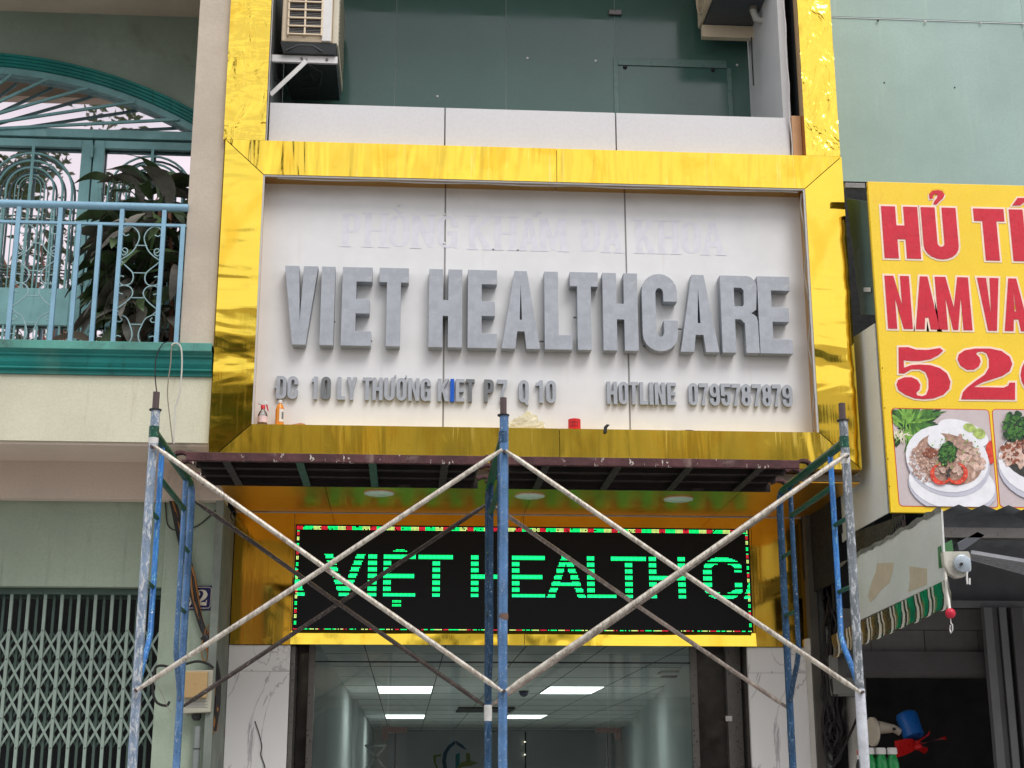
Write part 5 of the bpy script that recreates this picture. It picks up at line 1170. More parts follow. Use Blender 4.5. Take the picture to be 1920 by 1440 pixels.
def clip(poly, win):
    """Sutherland-Hodgman against a convex window polygon"""
    out = poly; s_ = 1 if area(win) > 0 else -1
    for i in range(len(win)):
        a_, b_ = win[i], win[(i+1) % len(win)]; inp = out; out = []
        if not inp: return []
        f_ = lambda p: s_*((b_[0]-a_[0])*(p[1]-a_[1])-(b_[1]-a_[1])*(p[0]-a_[0]))
        for j in range(len(inp)):
            p, q_ = inp[j-1], inp[j]; fp, fq = f_(p), f_(q_)
            if fq >= 0:
                if fp < 0: t_ = fp/(fp-fq); out.append((p[0]+(q_[0]-p[0])*t_, p[1]+(q_[1]-p[1])*t_))
                out.append(q_)
            elif fp >= 0: t_ = fp/(fp-fq); out.append((p[0]+(q_[0]-p[0])*t_, p[1]+(q_[1]-p[1])*t_))
    return out
def layer(polys, lvl, m, nm, win):
    mb = MB()
    for k, p in enumerate(polys):
        p = clip(p, win)
        if len(p) < 3: continue
        vs = [tuple(P(x, y, YN-.0016*lvl-.00001*k)) for x, y in p]; tr = tessellate_polygon([[Vector((x, y, 0)) for x, y in p]]); mb.add(vs, [tuple(t) for t in tr])
    if mb.v: o = build(nm, mb, m, ns); o['kind'] = 'stuff'
rf = random.Random(21)
def blobs(n, cx, cy, rx, ry, s0, s1, asp=1.8):
    o = []
    for k in range(n):
        a_ = rf.uniform(0, 2*PI); r_ = math.sqrt(rf.random()); s = rf.uniform(s0, s1)
        o.append(ell(cx+rx*r_*math.cos(a_), cy+ry*r_*math.sin(a_), s, s/asp, rf.uniform(0, PI), 7))
    return o
def blades(n, x, y, l0, l1, a0, a1, w_):
    o = []
    for k in range(n):
        a_ = rf.uniform(a0, a1); l = rf.uniform(l0, l1); bx_, by_ = x+rf.uniform(-12, 12), y+rf.uniform(-8, 8); dx, dy = math.cos(a_), math.sin(a_)
        o.append([(bx_, by_), (bx_+dx*l*.4-dy*w_, by_+dy*l*.4+dx*w_), (bx_+dx*l, by_+dy*l), (bx_+dx*l*.4+dy*w_, by_+dy*l*.4-dx*w_)])
    return o
win1 = rr(1672, 766, 1853, 948, 6, (15, 18, 3)); w1o = grow(win1, 1.6)
build('picture_border', MB().prism([tuple(P(x, y, YN-.0008)) for x, y in w1o], (0, .0006, 0)), cols['red'], ns)
layer([win1], 1, cols['table'], 'picture_ground', win1)
layer(blades(30, 1710, 800, 30, 75, -PI, PI*.9, 7), 2, cols['g3'], 'printed_herbs', win1)
layer(blades(34, 1715, 790, 30, 70, -PI, 2.6, 5), 3, cols['g1'], 'printed_herbs', win1)
layer(blades(20, 1705, 800, 25, 60, -2.5, 2.6, 3.5), 4, cols['g2'], 'printed_herbs', win1)
layer(blades(26, 1682, 815, 10, 26, -PI, PI, 1.6), 5, cols['sp'], 'printed_sprouts', win1)
layer([ell(1818, 802, 12, 8, .3), ell(1836, 813, 12, 10, .3)], 5, cols['lime'], 'printed_limes', win1)
layer([ell(1806, 812, 50, 22, .35)], 4, cols['white'], 'printed_dish', win1)
layer([ell(1858, 848, 10, 22, 0)], 5, cols['rd'], 'printed_chilli', win1)
layer([ell(1786, 912, 84, 52, .18)], 6, cols['shade'], 'printed_saucer_shade', win1)
layer([ell(1785, 907, 82, 48, .18)], 7, cols['white'], 'printed_saucer', win1)
layer([ell(1778, 868, 80, 62, .30)], 8, cols['shade'], 'printed_bowl_side', win1)
layer([ell(1776, 860, 79, 62, .28)], 9, cols['white'], 'printed_bowl', win1)
layer([ell(1779, 861, 65, 46, .36)], 10, cols['soup'], 'printed_soup', win1)
layer(blobs(110, 1740, 866, 34, 36, 2, 5), 11, cols['pk'], 'printed_mince', win1)
layer(blobs(150, 1738, 866, 34, 38, 1.0, 3.0), 12, cols['pk2'], 'printed_mince', win1)
layer(blobs(60, 1818, 868, 26, 30, 3, 8), 11, cols['pk2'], 'printed_slices', win1)
layer(blobs(24, 1800, 832, 22, 12, 3, 8), 12, cols['pk'], 'printed_slices', win1)
layer(blobs(40, 1744, 850, 14, 9, 1.5, 4), 13, cols['br'], 'printed_fried_onion', win1)
layer([ell(1756, 826, 17, 15, .2)], 13, cols['white'], 'printed_egg', win1)
layer(blobs(60, 1778, 852, 17, 22, 2.5, 6, 1.3), 14, cols['g3'], 'printed_coriander', win1)
layer(blobs(50, 1777, 850, 16, 20, 1.5, 4, 1.3), 15, cols['g1'], 'printed_coriander', win1)
def crescent(cx, cy, R0, R1_, a0, a1, n=14, sq=1.0):
    o = []
    for i in range(n+1):
        a_ = math.radians(a0+(a1-a0)*i/n); o.append((cx+R0*math.cos(a_), cy+R0*math.sin(a_)*sq))
    for i in range(n, -1, -1):
        a_ = math.radians(a0+(a1-a0)*i/n); k_ = R1_+(R0-R1_)*.85*abs(2*i/n-1)**2; o.append((cx+k_*math.cos(a_), cy+k_*math.sin(a_)*sq))
    return o
layer([crescent(1764, 889, 20, 11, 20, 265), crescent(1795, 888, 20, 11, -85, 160)], 16, cols['rd'], 'printed_prawn', win1)
layer([crescent(1764, 889, 17, 15, 60+40*k, 74+40*k) for k in range(5)]+[crescent(1795, 888, 17, 15, -70+40*k, -56+40*k) for k in range(5)], 17, cols['rd2'], 'printed_prawn_band', win1)
layer([ell(1768, 882, 6, 4.5, .9), ell(1791, 881, 6, 4.5, -.7)], 18, cols['pk2'], 'printed_prawn_meat', win1)
layer(blobs(16, 1779, 886, 6, 9, 1.5, 3.5), 18, cols['dk'], 'printed_gap', win1)
layer(blobs(40, 1790, 846, 48, 34, .8, 2.2, 1.2), 19, cols['g2'], 'printed_herb_bits', win1)
layer([ell(1776+6*math.cos(k), 858, 60+k, 40+k, .3) for k in ()], 19, cols['dk'], 'printed_shadow', win1)
win2 = rr(1861, 768, 2045, 950, 6, (15, 18, 3))
build('picture_border', MB().prism([tuple(P(x, y, YN-.0008)) for x, y in grow(win2, 1.6)], (0, .0006, 0)), cols['red'], ns)
layer([win2], 1, cols['table'], 'picture_ground', win2)
layer([ell(1955, 880, 84, 62, .2)], 6, cols['shade'], 'printed_bowl_side', win2)
layer([ell(1953, 868, 82, 62, .2)], 7, cols['white'], 'printed_bowl', win2)
layer([ell(1953, 855, 74, 48, .2)], 8, cols['dk'], 'printed_soup', win2)
layer(blobs(90, 1915, 850, 38, 26, 4, 9), 9, cols['pk2'], 'printed_meat', win2)
layer(blobs(50, 1915, 850, 38, 26, 2, 6), 10, cols['br'], 'printed_meat', win2)
layer(blobs(60, 1905, 800, 22, 26, 3, 8, 1.3), 11, cols['g3'], 'printed_herbs', win2)
layer(blobs(50, 1900, 800, 22, 26, 2, 5, 1.3), 12, cols['g1'], 'printed_herbs', win2)
# worn blotches on the sign print
mb = MB()
# --- sign side cheek and bits in the gap
SXc = nx0_+.004
def pc(x, y): return PX(x, y, SXc)
ck = [(SXc, YN+.08, pc(1640, 606).z), (SXc, YN+.08, nz0+.01), (SXc, pc(1602, 997).y, pc(1602, 997).z), (SXc, 10.60, pc(1588, 1012).z), (SXc, 10.60, pc(1600, 632).z+.02), (SXc, pc(1600, 632).y, pc(1600, 632).z)]
ch_ = thing('sign_cheek', (SXc, 9.8, 3.2), 'pale grey metal cheek panel behind the left edge of the yellow sign', 'panel')
build('sheet', MB().prism(ck, (.008, 0, 0)), M['greysheet'], ch_)
for y in (690, 765, 860, 912): build('rivet', MB().lathe(PX(1655+(y-690)*.06, y, SXc-.001), [(.006, 0), (.004, .004)], 6, (-1, 0, 0)), M['black'], ch_)
gp_ = thing('gap_panel', (SX+.1, 9.6, 4.5), 'dull green metal strip in the dark gap left of the yellow sign', 'panel')
SX2 = SXc+.06
gpl = [PX(1587, 372, SX2), PX(1628, 378, SX2), PX(1642, 590, SX2), PX(1614, 590, SX2)]
build('sheet', MB().prism(gpl, (.008, 0, 0)), paint('dull_green', c3(88, 112, 108), .5, var=.15, scale=3), gp_)
build('tab', MB().prism([PX(1620, 539, SX2-.01), PX(1633, 539, SX2-.01), PX(1633, 547, SX2-.01), PX(1620, 547, SX2-.01)], (-.004, 0, 0)), M['white'], gp_)
build('gap_shade_sheet', box(3.165, 3.95, YMt-.05, YMt-.03, 3.4, P(1600, 345, YMt).z), M['dark'], gp_)  # black sheet standing in for the shade inside the gap
build('top_bracket', box(P(1585, 346, 9.6).x, P(1622, 346, 9.6).x, 9.6, 9.63, P(1600, 352, 9.6).z, P(1600, 343, 9.6).z), M['steel_dark'], gp_, bevel=.002)
build('added_back_sheet', box(nx0_+.045, nx0_+NW-.02, YN+.076, YN+.08, nz0+.012, nz1-.012), flat('added_pale_backing', (.74, .70, .58), .6), ns)  # unseen pale sheet, added to brighten what the gold frame reflects

# --- awning
aw = thing('striped_awning', (SX, 9.0, 2.7), 'side of a shop awning with grey metal cheek and green striped plastic valance', 'awning')
ap = [(SX, PX(1765, 960, SX).y, PX(1765, 962, SX).z+.02), (SX, PX(1765, 1090, SX).y-.06, PX(1765, 1090, SX).z), (SX, 10.1, PX(1612, 1160, SX).z-.01), (SX, 10.1, PX(1600, 1045, SX).z-.01)]
build('cheek_sheet', MB().prism(ap, (.010, 0, 0)), M['greysheet'], aw)
mb = MB(); rr_ = random.Random(4)
n = 26; vs = []
for i in range(n+1):
    y = 8.32+i*(10.5-8.32)/n; vs += [(SX-.004+rr_.uniform(-.006, .006), y, ap[0][2]+(ap[3][2]-ap[0][2])*(y-8.3)/1.8-.005+rr_.uniform(-.012, .012)), (SX-.006+rr_.uniform(-.006, .006), y, ap[0][2]+(ap[3][2]-ap[0][2])*(y-8.3)/1.8+.022+rr_.uniform(-.01, .012))]
mb.add(vs, [(2*i, 2*i+1, 2*i+3, 2*i+2) for i in range(n)]); build('tarp_fold', mb, paint('grey_tarp', c3(120, 122, 116), .6, var=.3, scale=9), aw)
def patchp(pts): return [tuple(PX(x, y, SX-.0015)) for x, y in pts]
build('paint_patch', MB().prism(patchp([(1644, 1056), (1675, 1055), (1674, 1070), (1668, 1092), (1650, 1108), (1640, 1122), (1632, 1130), (1627, 1118), (1634, 1092), (1642, 1072)]), (.001, 0, 0)), M['patch'], aw)
build('paint_patch', MB().prism(patchp([(1705, 1062), (1738, 1066), (1738, 1096), (1722, 1103), (1703, 1110), (1706, 1085)]), (.001, 0, 0)), M['patch'], aw)
# valance: wavy striped sheet
va0, va1 = 8.30, 10.75; zt0 = PX(1765, 1090, SX).z; ztE = PX(1612, 1160, SX).z-.05
nseg = 150; rows_ = 7
m_gr = bpy.data.materials.new('valance_green'); m_gr.use_nodes = True; bgr = m_gr.node_tree.nodes['Principled BSDF']; bgr.inputs['Base Color'].default_value = (.01, .14, .075, 1); bgr.inputs['Roughness'].default_value = .15
m_br = flat('valance_brown', (.075, .055, .035), .25); m_wh = flat('valance_white', (.62, .60, .54), .3); m_bk = flat('valance_dark', (.03, .035, .03), .25)
mb = MB(); vs = []
for i in range(nseg+1):
    y = va0+(va1-va0)*i/nseg; f_ = (y-va0)/(va1-va0); zt_ = zt0+(ztE-zt0)*f_
    for j in range(rows_+1):
        v = j/rows_; wv = .012*math.sin(i*.42)+.008*math.sin(i*.17+2)
        z = zt_-v*.19; yy = y-.025*math.sin(v*3.0+.6)*(1 if v > .3 else .3)+.04*max(0, v-.7)
        vs.append((SX-.004+wv*v-.035*max(0, v-.75)*4*(v-.6), yy, z+(.02*(v-.85)/.15 if v > .85 else 0)))
mb.add(vs, [])
for i in range(nseg):
    u = (i % 15); mi = 2 if u in (1, 2, 5, 6) else (3 if u in (0, 3, 4, 7) else (0 if i < 66 else 1))
    for j in range(rows_): mb.f.append((i*(rows_+1)+j, (i+1)*(rows_+1)+j, (i+1)*(rows_+1)+j+1, i*(rows_+1)+j+1)); mb.m.append(mi if j < rows_-1 or mi == 2 else 3)
o = build('valance', mb, [m_gr, m_br, m_wh, m_bk], aw, smooth=True)
bp = PX(1782, 1150, SX-.03)
build('corner_edge', MB().tube([PX(1771, 1060, SX), PX(1776, 1110, SX-.01), PX(1781, 1145, SX-.03)], .010, 6), m_wh, aw, smooth=True)
# awning roof (corrugated) over the front of the shop
mb = MB(); vs = []; n = 60
za = PX(1765, 962, SX).z+.03
for i in range(n+1):
    x = SX+.02+i*.075; dz_ = .016*(1 if i % 2 else -1)
    vs += [(x, 8.30, za+dz_), (x, 10.4, za+.02+dz_)]
mb.add(vs, [(2*i, 2*i+1, 2*i+3, 2*i+2) for i in range(n)])
build('corrugated_roof', mb, paint('roof_grey', (.22, .24, .27), .5, .3, var=.2), aw)
build('front_tube', box(SX+.02, 8.0, 8.42, 8.50, za-.16, za-.10), M['steel_dark'], aw)
rb2 = thing('red_ball', bp, 'small red ball with a wire hook on the awning corner', 'ball')
build('ball', MB().lathe(bp, [(.0, -.030), (.016, -.026), (.026, -.015), (.030, 0), (.026, .015), (.016, .026), (.0, .030)], 16), flat('ball_red', c3(206, 40, 66), .4), rb2, smooth=True)
hp = [PX(1782, 1158, SX-.03), PX(1783, 1168, SX-.03), PX(1786, 1172, SX-.03), PX(1786, 1182, SX-.03), PX(1783, 1187, SX-.03), PX(1781, 1180, SX-.03), PX(1782, 1172, SX-.03)]
build('hook', MB().tube(hp, .004, 6), M['white'], rb2, smooth=True)
# roller mechanism
YRo = 8.32
ro = thing('awning_roller', P(1798, 1060, YRo), 'awning roller end with round metal crank disc and bracket under the yellow sign', 'roller')
qv = lambda x, y, d=0: tuple(P(x, y, YRo+d))
wht = paint('worn_white', c3(196, 194, 182), .4, .1, var=.2, scale=12, stain=c3(110, 90, 70), st=.1)
build('end_plate', MB().prism([qv(1768, 1034), qv(1817, 1034), qv(1820, 1042), qv(1822, 1068), qv(1808, 1082), qv(1794, 1084), qv(1780, 1076), qv(1771, 1060)], (0, .05, 0)), wht, ro, bevel=.006)
build('crank_disc', MB().lathe(P(1803, 1057, YRo-.02), [(.044, .02), (.050, .018), (.050, .0), (.040, -.01), (.036, -.004)], 24, (0, -1, 0)), paint('zinc', (.45, .52, .58), .3, .5, var=.1), ro, smooth=True)
build('disc_block', MB().prism([qv(1806, 1050, -.035), qv(1819, 1046, -.035), qv(1821, 1071, -.035), qv(1808, 1073, -.035)], (0, .02, 0)), paint('zinc2', (.45, .52, .58), .3, .5, var=.1), ro, bevel=.003)
build('axle', MB().lathe(P(1802, 1058, YRo-.045), [(.009, 0), (.009, .012)], 10, (0, -1, 0)), M['black'], ro)
build('handle_hook', MB().tube([P(1813, 1072, YRo-.03), P(1813, 1086, YRo-.03), P(1814, 1095, YRo-.03), P(1818, 1096, YRo-.03), P(1818, 1084, YRo-.03)], .006, 8), M['white'], ro, smooth=True)
build('green_bracket', MB().prism([qv(1760, 1025, .06), qv(1785, 1012, .06), qv(1788, 1033, .06), qv(1768, 1036, .06), qv(1769, 1063, .06), qv(1762, 1066, .06)], (0, .02, 0)), flat('bracket_green', c3(70, 120, 76), .5), ro, bevel=.002)
build('folded_arm', MB().prism([qv(1795, 1018, .1), qv(1833, 996, .1), qv(1848, 1003, .1), qv(1808, 1031, .1), qv(1798, 1033, .1)], (0, .03, 0)), paint('arm_grey', (.15, .16, .18), .4, .4), ro, bevel=.003)
build('arm_flange', MB().prism([qv(1796, 1000, .14), qv(1824, 997, .14), qv(1795, 1018, .14), qv(1788, 1033, .14), qv(1776, 1010, .14)], (0, .01, 0)), paint('arm_dark', (.06, .062, .07), .4, .3), ro)
fab = MB(); rr2 = random.Random(6)
for k in range(9):
    y0 = 1035+k*1.6; fab.bar(P(1820, y0, YRo+.15+.03*k), P(1990, y0+28+k*2.2, YRo+.25+.03*k), .012+.012*rr2.random(), .01)
build('furled_fabric', fab, flat('silver_fabric', (.45, .47, .50), .25), ro)
# dark torn strips between cheek and awning
ts = thing('torn_tarp', (SX+.05, 9.8, 3.1), 'dark torn tarpaulin strips between the sign cheek and the awning', 'tarpaulin')
for k in range(7):
    a0 = PX(1600-k*2, 1060-k*9, SX+.05); b0 = PX(1672+k*4, 1000-k*5, SX+.06+.01*k)
    build('strip', MB().bar(a0, b0, .03+.02*(k % 3), .004, up=(1, 0, 0)), paint('tarp_dark', (.035, .036, .034), .5, var=.5, scale=12) if k == 0 else bpy.data.materials['tarp_dark'], ts)
build('post', box(P(1677, 990, 9.57).x, P(1697, 990, 9.57).x, 9.55, 9.60, 2.9, nz0+.2), paint('rust_post', c3(92, 76, 68), .8), ts)
build('dark_sheet', box(SX+.3, SX+.32, 9.62, 10.5, 2.9, 3.6), M['dark'], ts)

# --- utilities at the boundary right of the clinic
t = thing('junction_box', P(1536, 1010, YFA-.05), 'pale square junction box beside the gold fascia at right', 'junction box')
a = P(1519, 1031, YFA-.06); b = P(1552, 990, YFA-.06)
build('case', box(a.x, b.x, YFA-.06, YFA+.0, a.z, b.z), M['pvc_white'], t, bevel=.004); build('switch', box((a.x+b.x)/2-.012, (a.x+b.x)/2+.004, YFA-.068, YFA-.061, b.z-.05, b.z-.02), M['meter'], t)
a = P(1504, 942, YFA-.1); b = P(1548, 903, YFA-.1)
t = thing('rusty_plate', a, 'brownish metal plate above the junction box at right', 'plate'); build('sheet', box(a.x, b.x, YFA-.11, YFA-.09, a.z, b.z), paint('rust_plate', c3(120, 74, 54), .6, .2, var=.3), t, bevel=.003)
build('lip', box(a.x, b.x, YFA-.125, YFA-.11, a.z, a.z+.02), M['steel_dark'], t)
build('boundary_wall', box(fx1+.005, 3.09, YFA+.05, YFA+.15, 0, SZ+.1), paint('boundary_dark', c3(58, 60, 62), .9, var=.3), clinic)
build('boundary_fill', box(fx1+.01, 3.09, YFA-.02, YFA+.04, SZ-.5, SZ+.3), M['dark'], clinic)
# conduit pipes
for xa, yt, r, Y, lab in ((1523, 1198, .048, YFA-.02, 'white pvc pipe along the right marble cheek edge'), (1543, 1060, .035, YFA+.0, 'narrow grimy pipe right of the white pvc pipe'), (1597, 1300, .055, YFA-.05, 'fat grey pipe below the grey cabinet')):
    p = P(xa, max(yt, 1250), Y); zt_ = P(xa, yt, Y).z
    t = thing('drain_pipe', (p.x, p.y, 0), lab, 'pipe', 'drain pipes at the right boundary')
    build('pipe', MB().tube([(p.x, p.y, 0), (p.x, p.y, zt_)], r, 16), M['pvc_white'] if xa != 1543 else M['pvc'], t, smooth=True)
    build('coupling', MB().tube([(p.x, p.y, zt_-.09), (p.x, p.y, zt_-.005)], r+.006, 16), M['pvc_white'], t, smooth=True)
t = thing('grey_cabinet', P(1590, 1260, YFA-.2), 'pale grey flat cabinet hanging below the awning at right', 'cabinet')
a = P(1560, 1305, YFA-.22); b = P(1622, 1228, YFA-.22)
build('case', box(a.x, b.x, YFA-.2, YFA-.08, a.z, b.z), paint('cabinet_grey', c3(132, 134, 130), .5), t, bevel=.006); build('door', box(a.x+.015, b.x-.01, YFA-.212, YFA-.201, a.z+.015, b.z-.01), paint('cabinet_door', c3(140, 142, 137), .5), t, bevel=.004)
rc2 = random.Random(15)
cb = thing('tangled_cables', P(1560, 1100, YFA-.1), 'tangle of black cables hanging between the gold fascia and the awning', 'cable bundle')
for k in range(16):
    x0 = rc2.uniform(1545, 1572); pts = [P(x0+rc2.uniform(-7, 7)+i*rc2.uniform(-1, 1.5), 1000+i*34, YFA-.08-rc2.uniform(0, .12)) for i in range(13)]
    build('cable', MB().tube(smoothp(pts, 3), rc2.choice((.006, .009, .012)), 6), M['cable'], cb, smooth=True)
for k in range(5):
    cx, cy = 1566+rc2.uniform(-8, 18), 1395+rc2.uniform(-25, 20); pts = [P(cx+(10+k)*math.cos(a_*PI/7), cy+(20+k*2)*math.sin(a_*PI/7), YFA-.15) for a_ in range(15)]
    build('cable_loop', MB().tube(pts, .006, 6), M['cable'], cb, smooth=True)
cable('diagonal_cable', 'black cable slanting down beside the fat grey pipe at right', [(1608, 1345), (1590, 1385), (1572, 1420), (1550, 1460)], YFA-.2, .010, M['cable'])

# --- fan
YFn = 10.9
fn = thing('wall_fan', P(1705, 1375, YFn), 'wall fan with blue motor housing and red blades in the dark shop', 'fan')
fb = flat('fan_blue', c3(20, 96, 176), .35); frd = flat('fan_red', c3(206, 30, 32), .35)
mc = P(1706, 1360, YFn)
axis = Vector((.16, -.34, -.92)).normalized()
build('motor', MB().lathe(mc-axis*.10, [(.055, 0), (.075, .012), (.082, .03), (.078, .12), (.076, .19), (.05, .205)], 20, axis), fb, fn, smooth=True)
bc = mc+axis*.15
u_ = axis.orthogonal().normalized(); v_ = axis.cross(u_)
for k in range(5):
    a0 = k*2*PI/5+.35; vs = []
    for i in range(9):
        r_ = .03+.19*i/8; wv = .058*math.sin(PI*min(1, .10+i/8*.86))/r_
        for s in (-1, 1):
            a_ = a0+s*min(wv, .62); vs.append(bc+(u_*math.cos(a_)+v_*math.sin(a_))*r_+axis*(s*.018))
    build('blade', MB().add(vs, [(2*i, 2*i+1, 2*i+3, 2*i+2) for i in range(8)]), frd, fn, smooth=True)
build('hub', MB().lathe(bc-axis*.02, [(.03, 0), (.032, .04), (.02, .055)], 16, axis), frd, fn, smooth=True)
fw = flat('fan_white', c3(206, 196, 178), .4)
build('base_disc', MB().lathe(P(1641, 1372, YFn), [(.09, 0), (.105, .01), (.105, .03)], 24, (-1, -.12, 0)), fw, fn, smooth=True)
build('arm', MB().tube([P(1646, 1364, YFn), P(1676, 1366, YFn), P(1688, 1373, YFn)], [.05, .03, .028], 12), fw, fn, smooth=True)
build('pivot', MB().lathe(P(1676, 1367, YFn-.04), [(.012, 0), (.012, .012)], 10, (0, -1, 0)), M['black'], fn)
# --- bottles on a shelf
YBt = 10.4
bz_ = P(1660, 1404, YBt).z
labs = ['leftmost green bottle half hidden by the right scaffold post', 'second green bottle with white cap beside the right post', 'third green bottle from the post with white cap', 'rightmost green bottle with white cap on the counter']
gm = flat('green_bottle_pet', (.02, .42, .10), .12, spec=.8)
gmb = flat('green_liquid', (.02, .30, .08), .15)
sh = thing('drink_shelf', P(1650, 1470, YBt), 'low dark stand holding the green bottles', 'shelf'); ztab = bz_-.30
build('board', box(P(1612, 1400, YBt).x, P(1700, 1400, YBt).x, YBt-.08, YBt+.12, ztab-.03, ztab), M['darkroom'], sh); 
for xx in (1615, 1697):
    build('leg', box(P(xx, 1400, YBt).x-.01, P(xx, 1400, YBt).x+.01, YBt-.06, YBt+.1, 0, ztab-.031), M['steel_dark'], sh)
for k, x in enumerate((1629, 1648, 1651, 1672)):
    Yb = YBt+(.07 if k == 1 else 0)-.0; p = P((1629, 1634, 1651, 1672)[k], 1404, Yb)
    t = thing('green_bottle', (p.x, Yb, ztab), labs[k], 'bottle', 'green bottles in the shop')
    build('body', MB().lathe((p.x, Yb, ztab), [(.040, 0), (.044, .01), (.044, .19), (.038, .225), (.024, .262), (.018, .275)], 16), gmb, t, smooth=True)
    build('cap', MB().lathe((p.x, Yb, ztab+.262), [(.034, 0), (.038, .006), (.036, .040), (.030, .046)], 14), M['white'], t, smooth=True)
t = thing('dark_bottle', P(1611, 1420, YBt), 'dark sauce bottle with red and white top left of the right post', 'bottle'); p = P(1611, 1407, YBt)
build('body', MB().lathe((p.x, YBt, p.z-.30), [(.03, 0), (.03, .2), (.014, .25), (.014, .27)], 14), M['black'], t, smooth=True)
build('cap', MB().lathe((p.x, YBt, p.z-.028), [(.017, 0), (.017, .03)], 12), flat('cap_red', c3(190, 80, 70), .4), t, smooth=True)
build('neck_label', MB().lathe((p.x, YBt, p.z-.06), [(.019, 0), (.017, .028)], 12), M['white'], t)

# ================================================================== SCAFFOLD
YF1, YF2 = 7.50, 8.92
SXs = [P(270, 1100, YF1).x, .485, P(1600, 1100, YF1).x]
topz = P(942, 820, YF1).z
colz = P(942, 779, YF1).z; spz = P(942, 746, YF1).z
defs = [('left scaffold frame with silver and green worn posts', ('silver_tube', 'bright_blue', 'blue_tube')), ('centre scaffold frame with blue posts in front of the LED board', ('blue_tube', 'darkblue_tube', 'darkblue_tube')), ('right scaffold frame with grey worn posts and blue inner tubes', ('silver_tube_r', 'bright_blue', 'darkblue_tube'))]
frames = []
for i, x in enumerate(SXs):
    fm = thing('scaffolding', (x, YF1, 0), defs[i][0], 'scaffold frame', 'scaffold frames'); ms = defs[i][1]; frames.append(fm)
    rF = .0235
    zc_ = [0, .9, 1.75, 2.3, 2.9, colz]
    build('front_post', MB().tube([(x+.004*math.sin(z*2+i), YF1, z) for z in zc_], rF, 16), M[ms[0]], fm, smooth=True)
    build('spigot', MB().tube([(x, YF1, colz+.001), (x, YF1, spz)], .0175, 14), M['spigot'], fm, smooth=True)
    build('collar', MB().lathe((x, YF1, colz), [(.022, -.004), (.032, -.002), (.032, .004), (.022, .006)], 18), M['black'], fm, smooth=True)
    rB = .022; rc_ = .10
    pts = [(x, YF2, z) for z in (0, .9, 1.8, 2.6, topz-rc_)]+[(x, YF2-rc_+rc_*math.cos(a_), topz-rc_+rc_*math.sin(a_)) for a_ in (PI/8, PI/4, 3*PI/8, PI/2)]
    build('back_post', MB().tube(pts, rB, 14), M[ms[2]], fm, smooth=True)
    build('top_tube', MB().tube([(x, YF1+.02, topz), (x, (YF1+YF2)/2, topz), (x, YF2-rc_-.002, topz)], .024, 14), M['green_tube'], fm, smooth=True)
    z2 = topz-.19
    ix1, ix2 = YF1+.27, YF2-.27
    build('second_tube', MB().tube([(x, ix1+.01, z2), (x, ix2-.01, z2)], .016, 12), M['green_tube'], fm, smooth=True)
    zb_, ze_ = P(942, 1180, YF1).z, P(942, 1270, YF1).z
    build('inner_tube', MB().tube([(x, ix1, topz-.02), (x, ix1, 2.9), (x, ix1, zb_), (x, ix1-.05, zb_-.07), (x, YF1+.10, ze_+.06), (x, YF1+.02, ze_-.03)], .0155, 12), M[ms[1]], fm, smooth=True)
    build('inner_tube', MB().tube([(x, ix2, topz-.02), (x, ix2, 2.9), (x, ix2, zb_), (x, ix2+.05, zb_-.07), (x, YF2-.10, ze_+.06), (x, YF2-.02, ze_-.03)], .0155, 12), M[ms[2]], fm, smooth=True)
    for z in (P(290, 955, YF1).z, P(290, 1088, YF1).z):
        for y0, y1_ in ((YF1+.02, ix1-.01), (ix2+.01, YF2-.02)): build('rung', MB().tube([(x, y0, z), (x, y1_, z)], .012, 10), M['green_tube'], fm, smooth=True)
    for z in (P(942, 850, YF1).z, P(942, 1297, YF1).z):
        for yy, sgn in ((YF1, -1), (YF2, 1)):
            build('brace_pin', MB().tube([(x, yy-.0, z), (x+.0, yy+sgn*.055, z)], .008, 8), M['spigot'], fm, smooth=True)
# plaster splashes, wrap and tape on the posts
spl = paint('cement_splash', (.66, .65, .63), .7, var=.12, scale=20, chip=(.30, .36, .42), ch=.03, chs=40)
wrapm = paint('plastic_wrap', (.58, .61, .66), .25, var=.18, scale=9, bump=.8)
def band(fr, x, Y, ya, yb, r_, m_, nm):
    build(nm, MB().tube([(x, Y, P(960, ya, Y).z), (x, Y, P(960, (ya+yb)/2, Y).z), (x, Y, P(960, yb, Y).z)], [r_, r_+.0012, r_-.0005], 14), m_, fr, smooth=True)
band(frames[0], SXs[0], YF1, 826, 842, .0250, spl, 'cement_splash'); band(frames[2], SXs[2], YF1, 842, 862, .0252, spl, 'cement_splash')
band(frames[2], SXs[2], YF1, 1290, 1460, .0262, wrapm, 'plastic_wrap'); band(frames[1], SXs[1], YF2, 1322, 1352, .0235, spl, 'cement_splash')
band(frames[1], SXs[1], YF1, 1150, 1163, .0243, flat('rust_patch', (.16, .10, .08), .8), 'rust_patch')
for fr_, x_ in zip(frames, SXs):
    for zz in (topz,):
        build('weld_collar', MB().tube([(x_, YF1, zz-.03), (x_, YF1, zz+.03)], .0262, 14), M['green_tube'] if x_ != SXs[1] else M['darkblue_tube'], fr_, smooth=True)
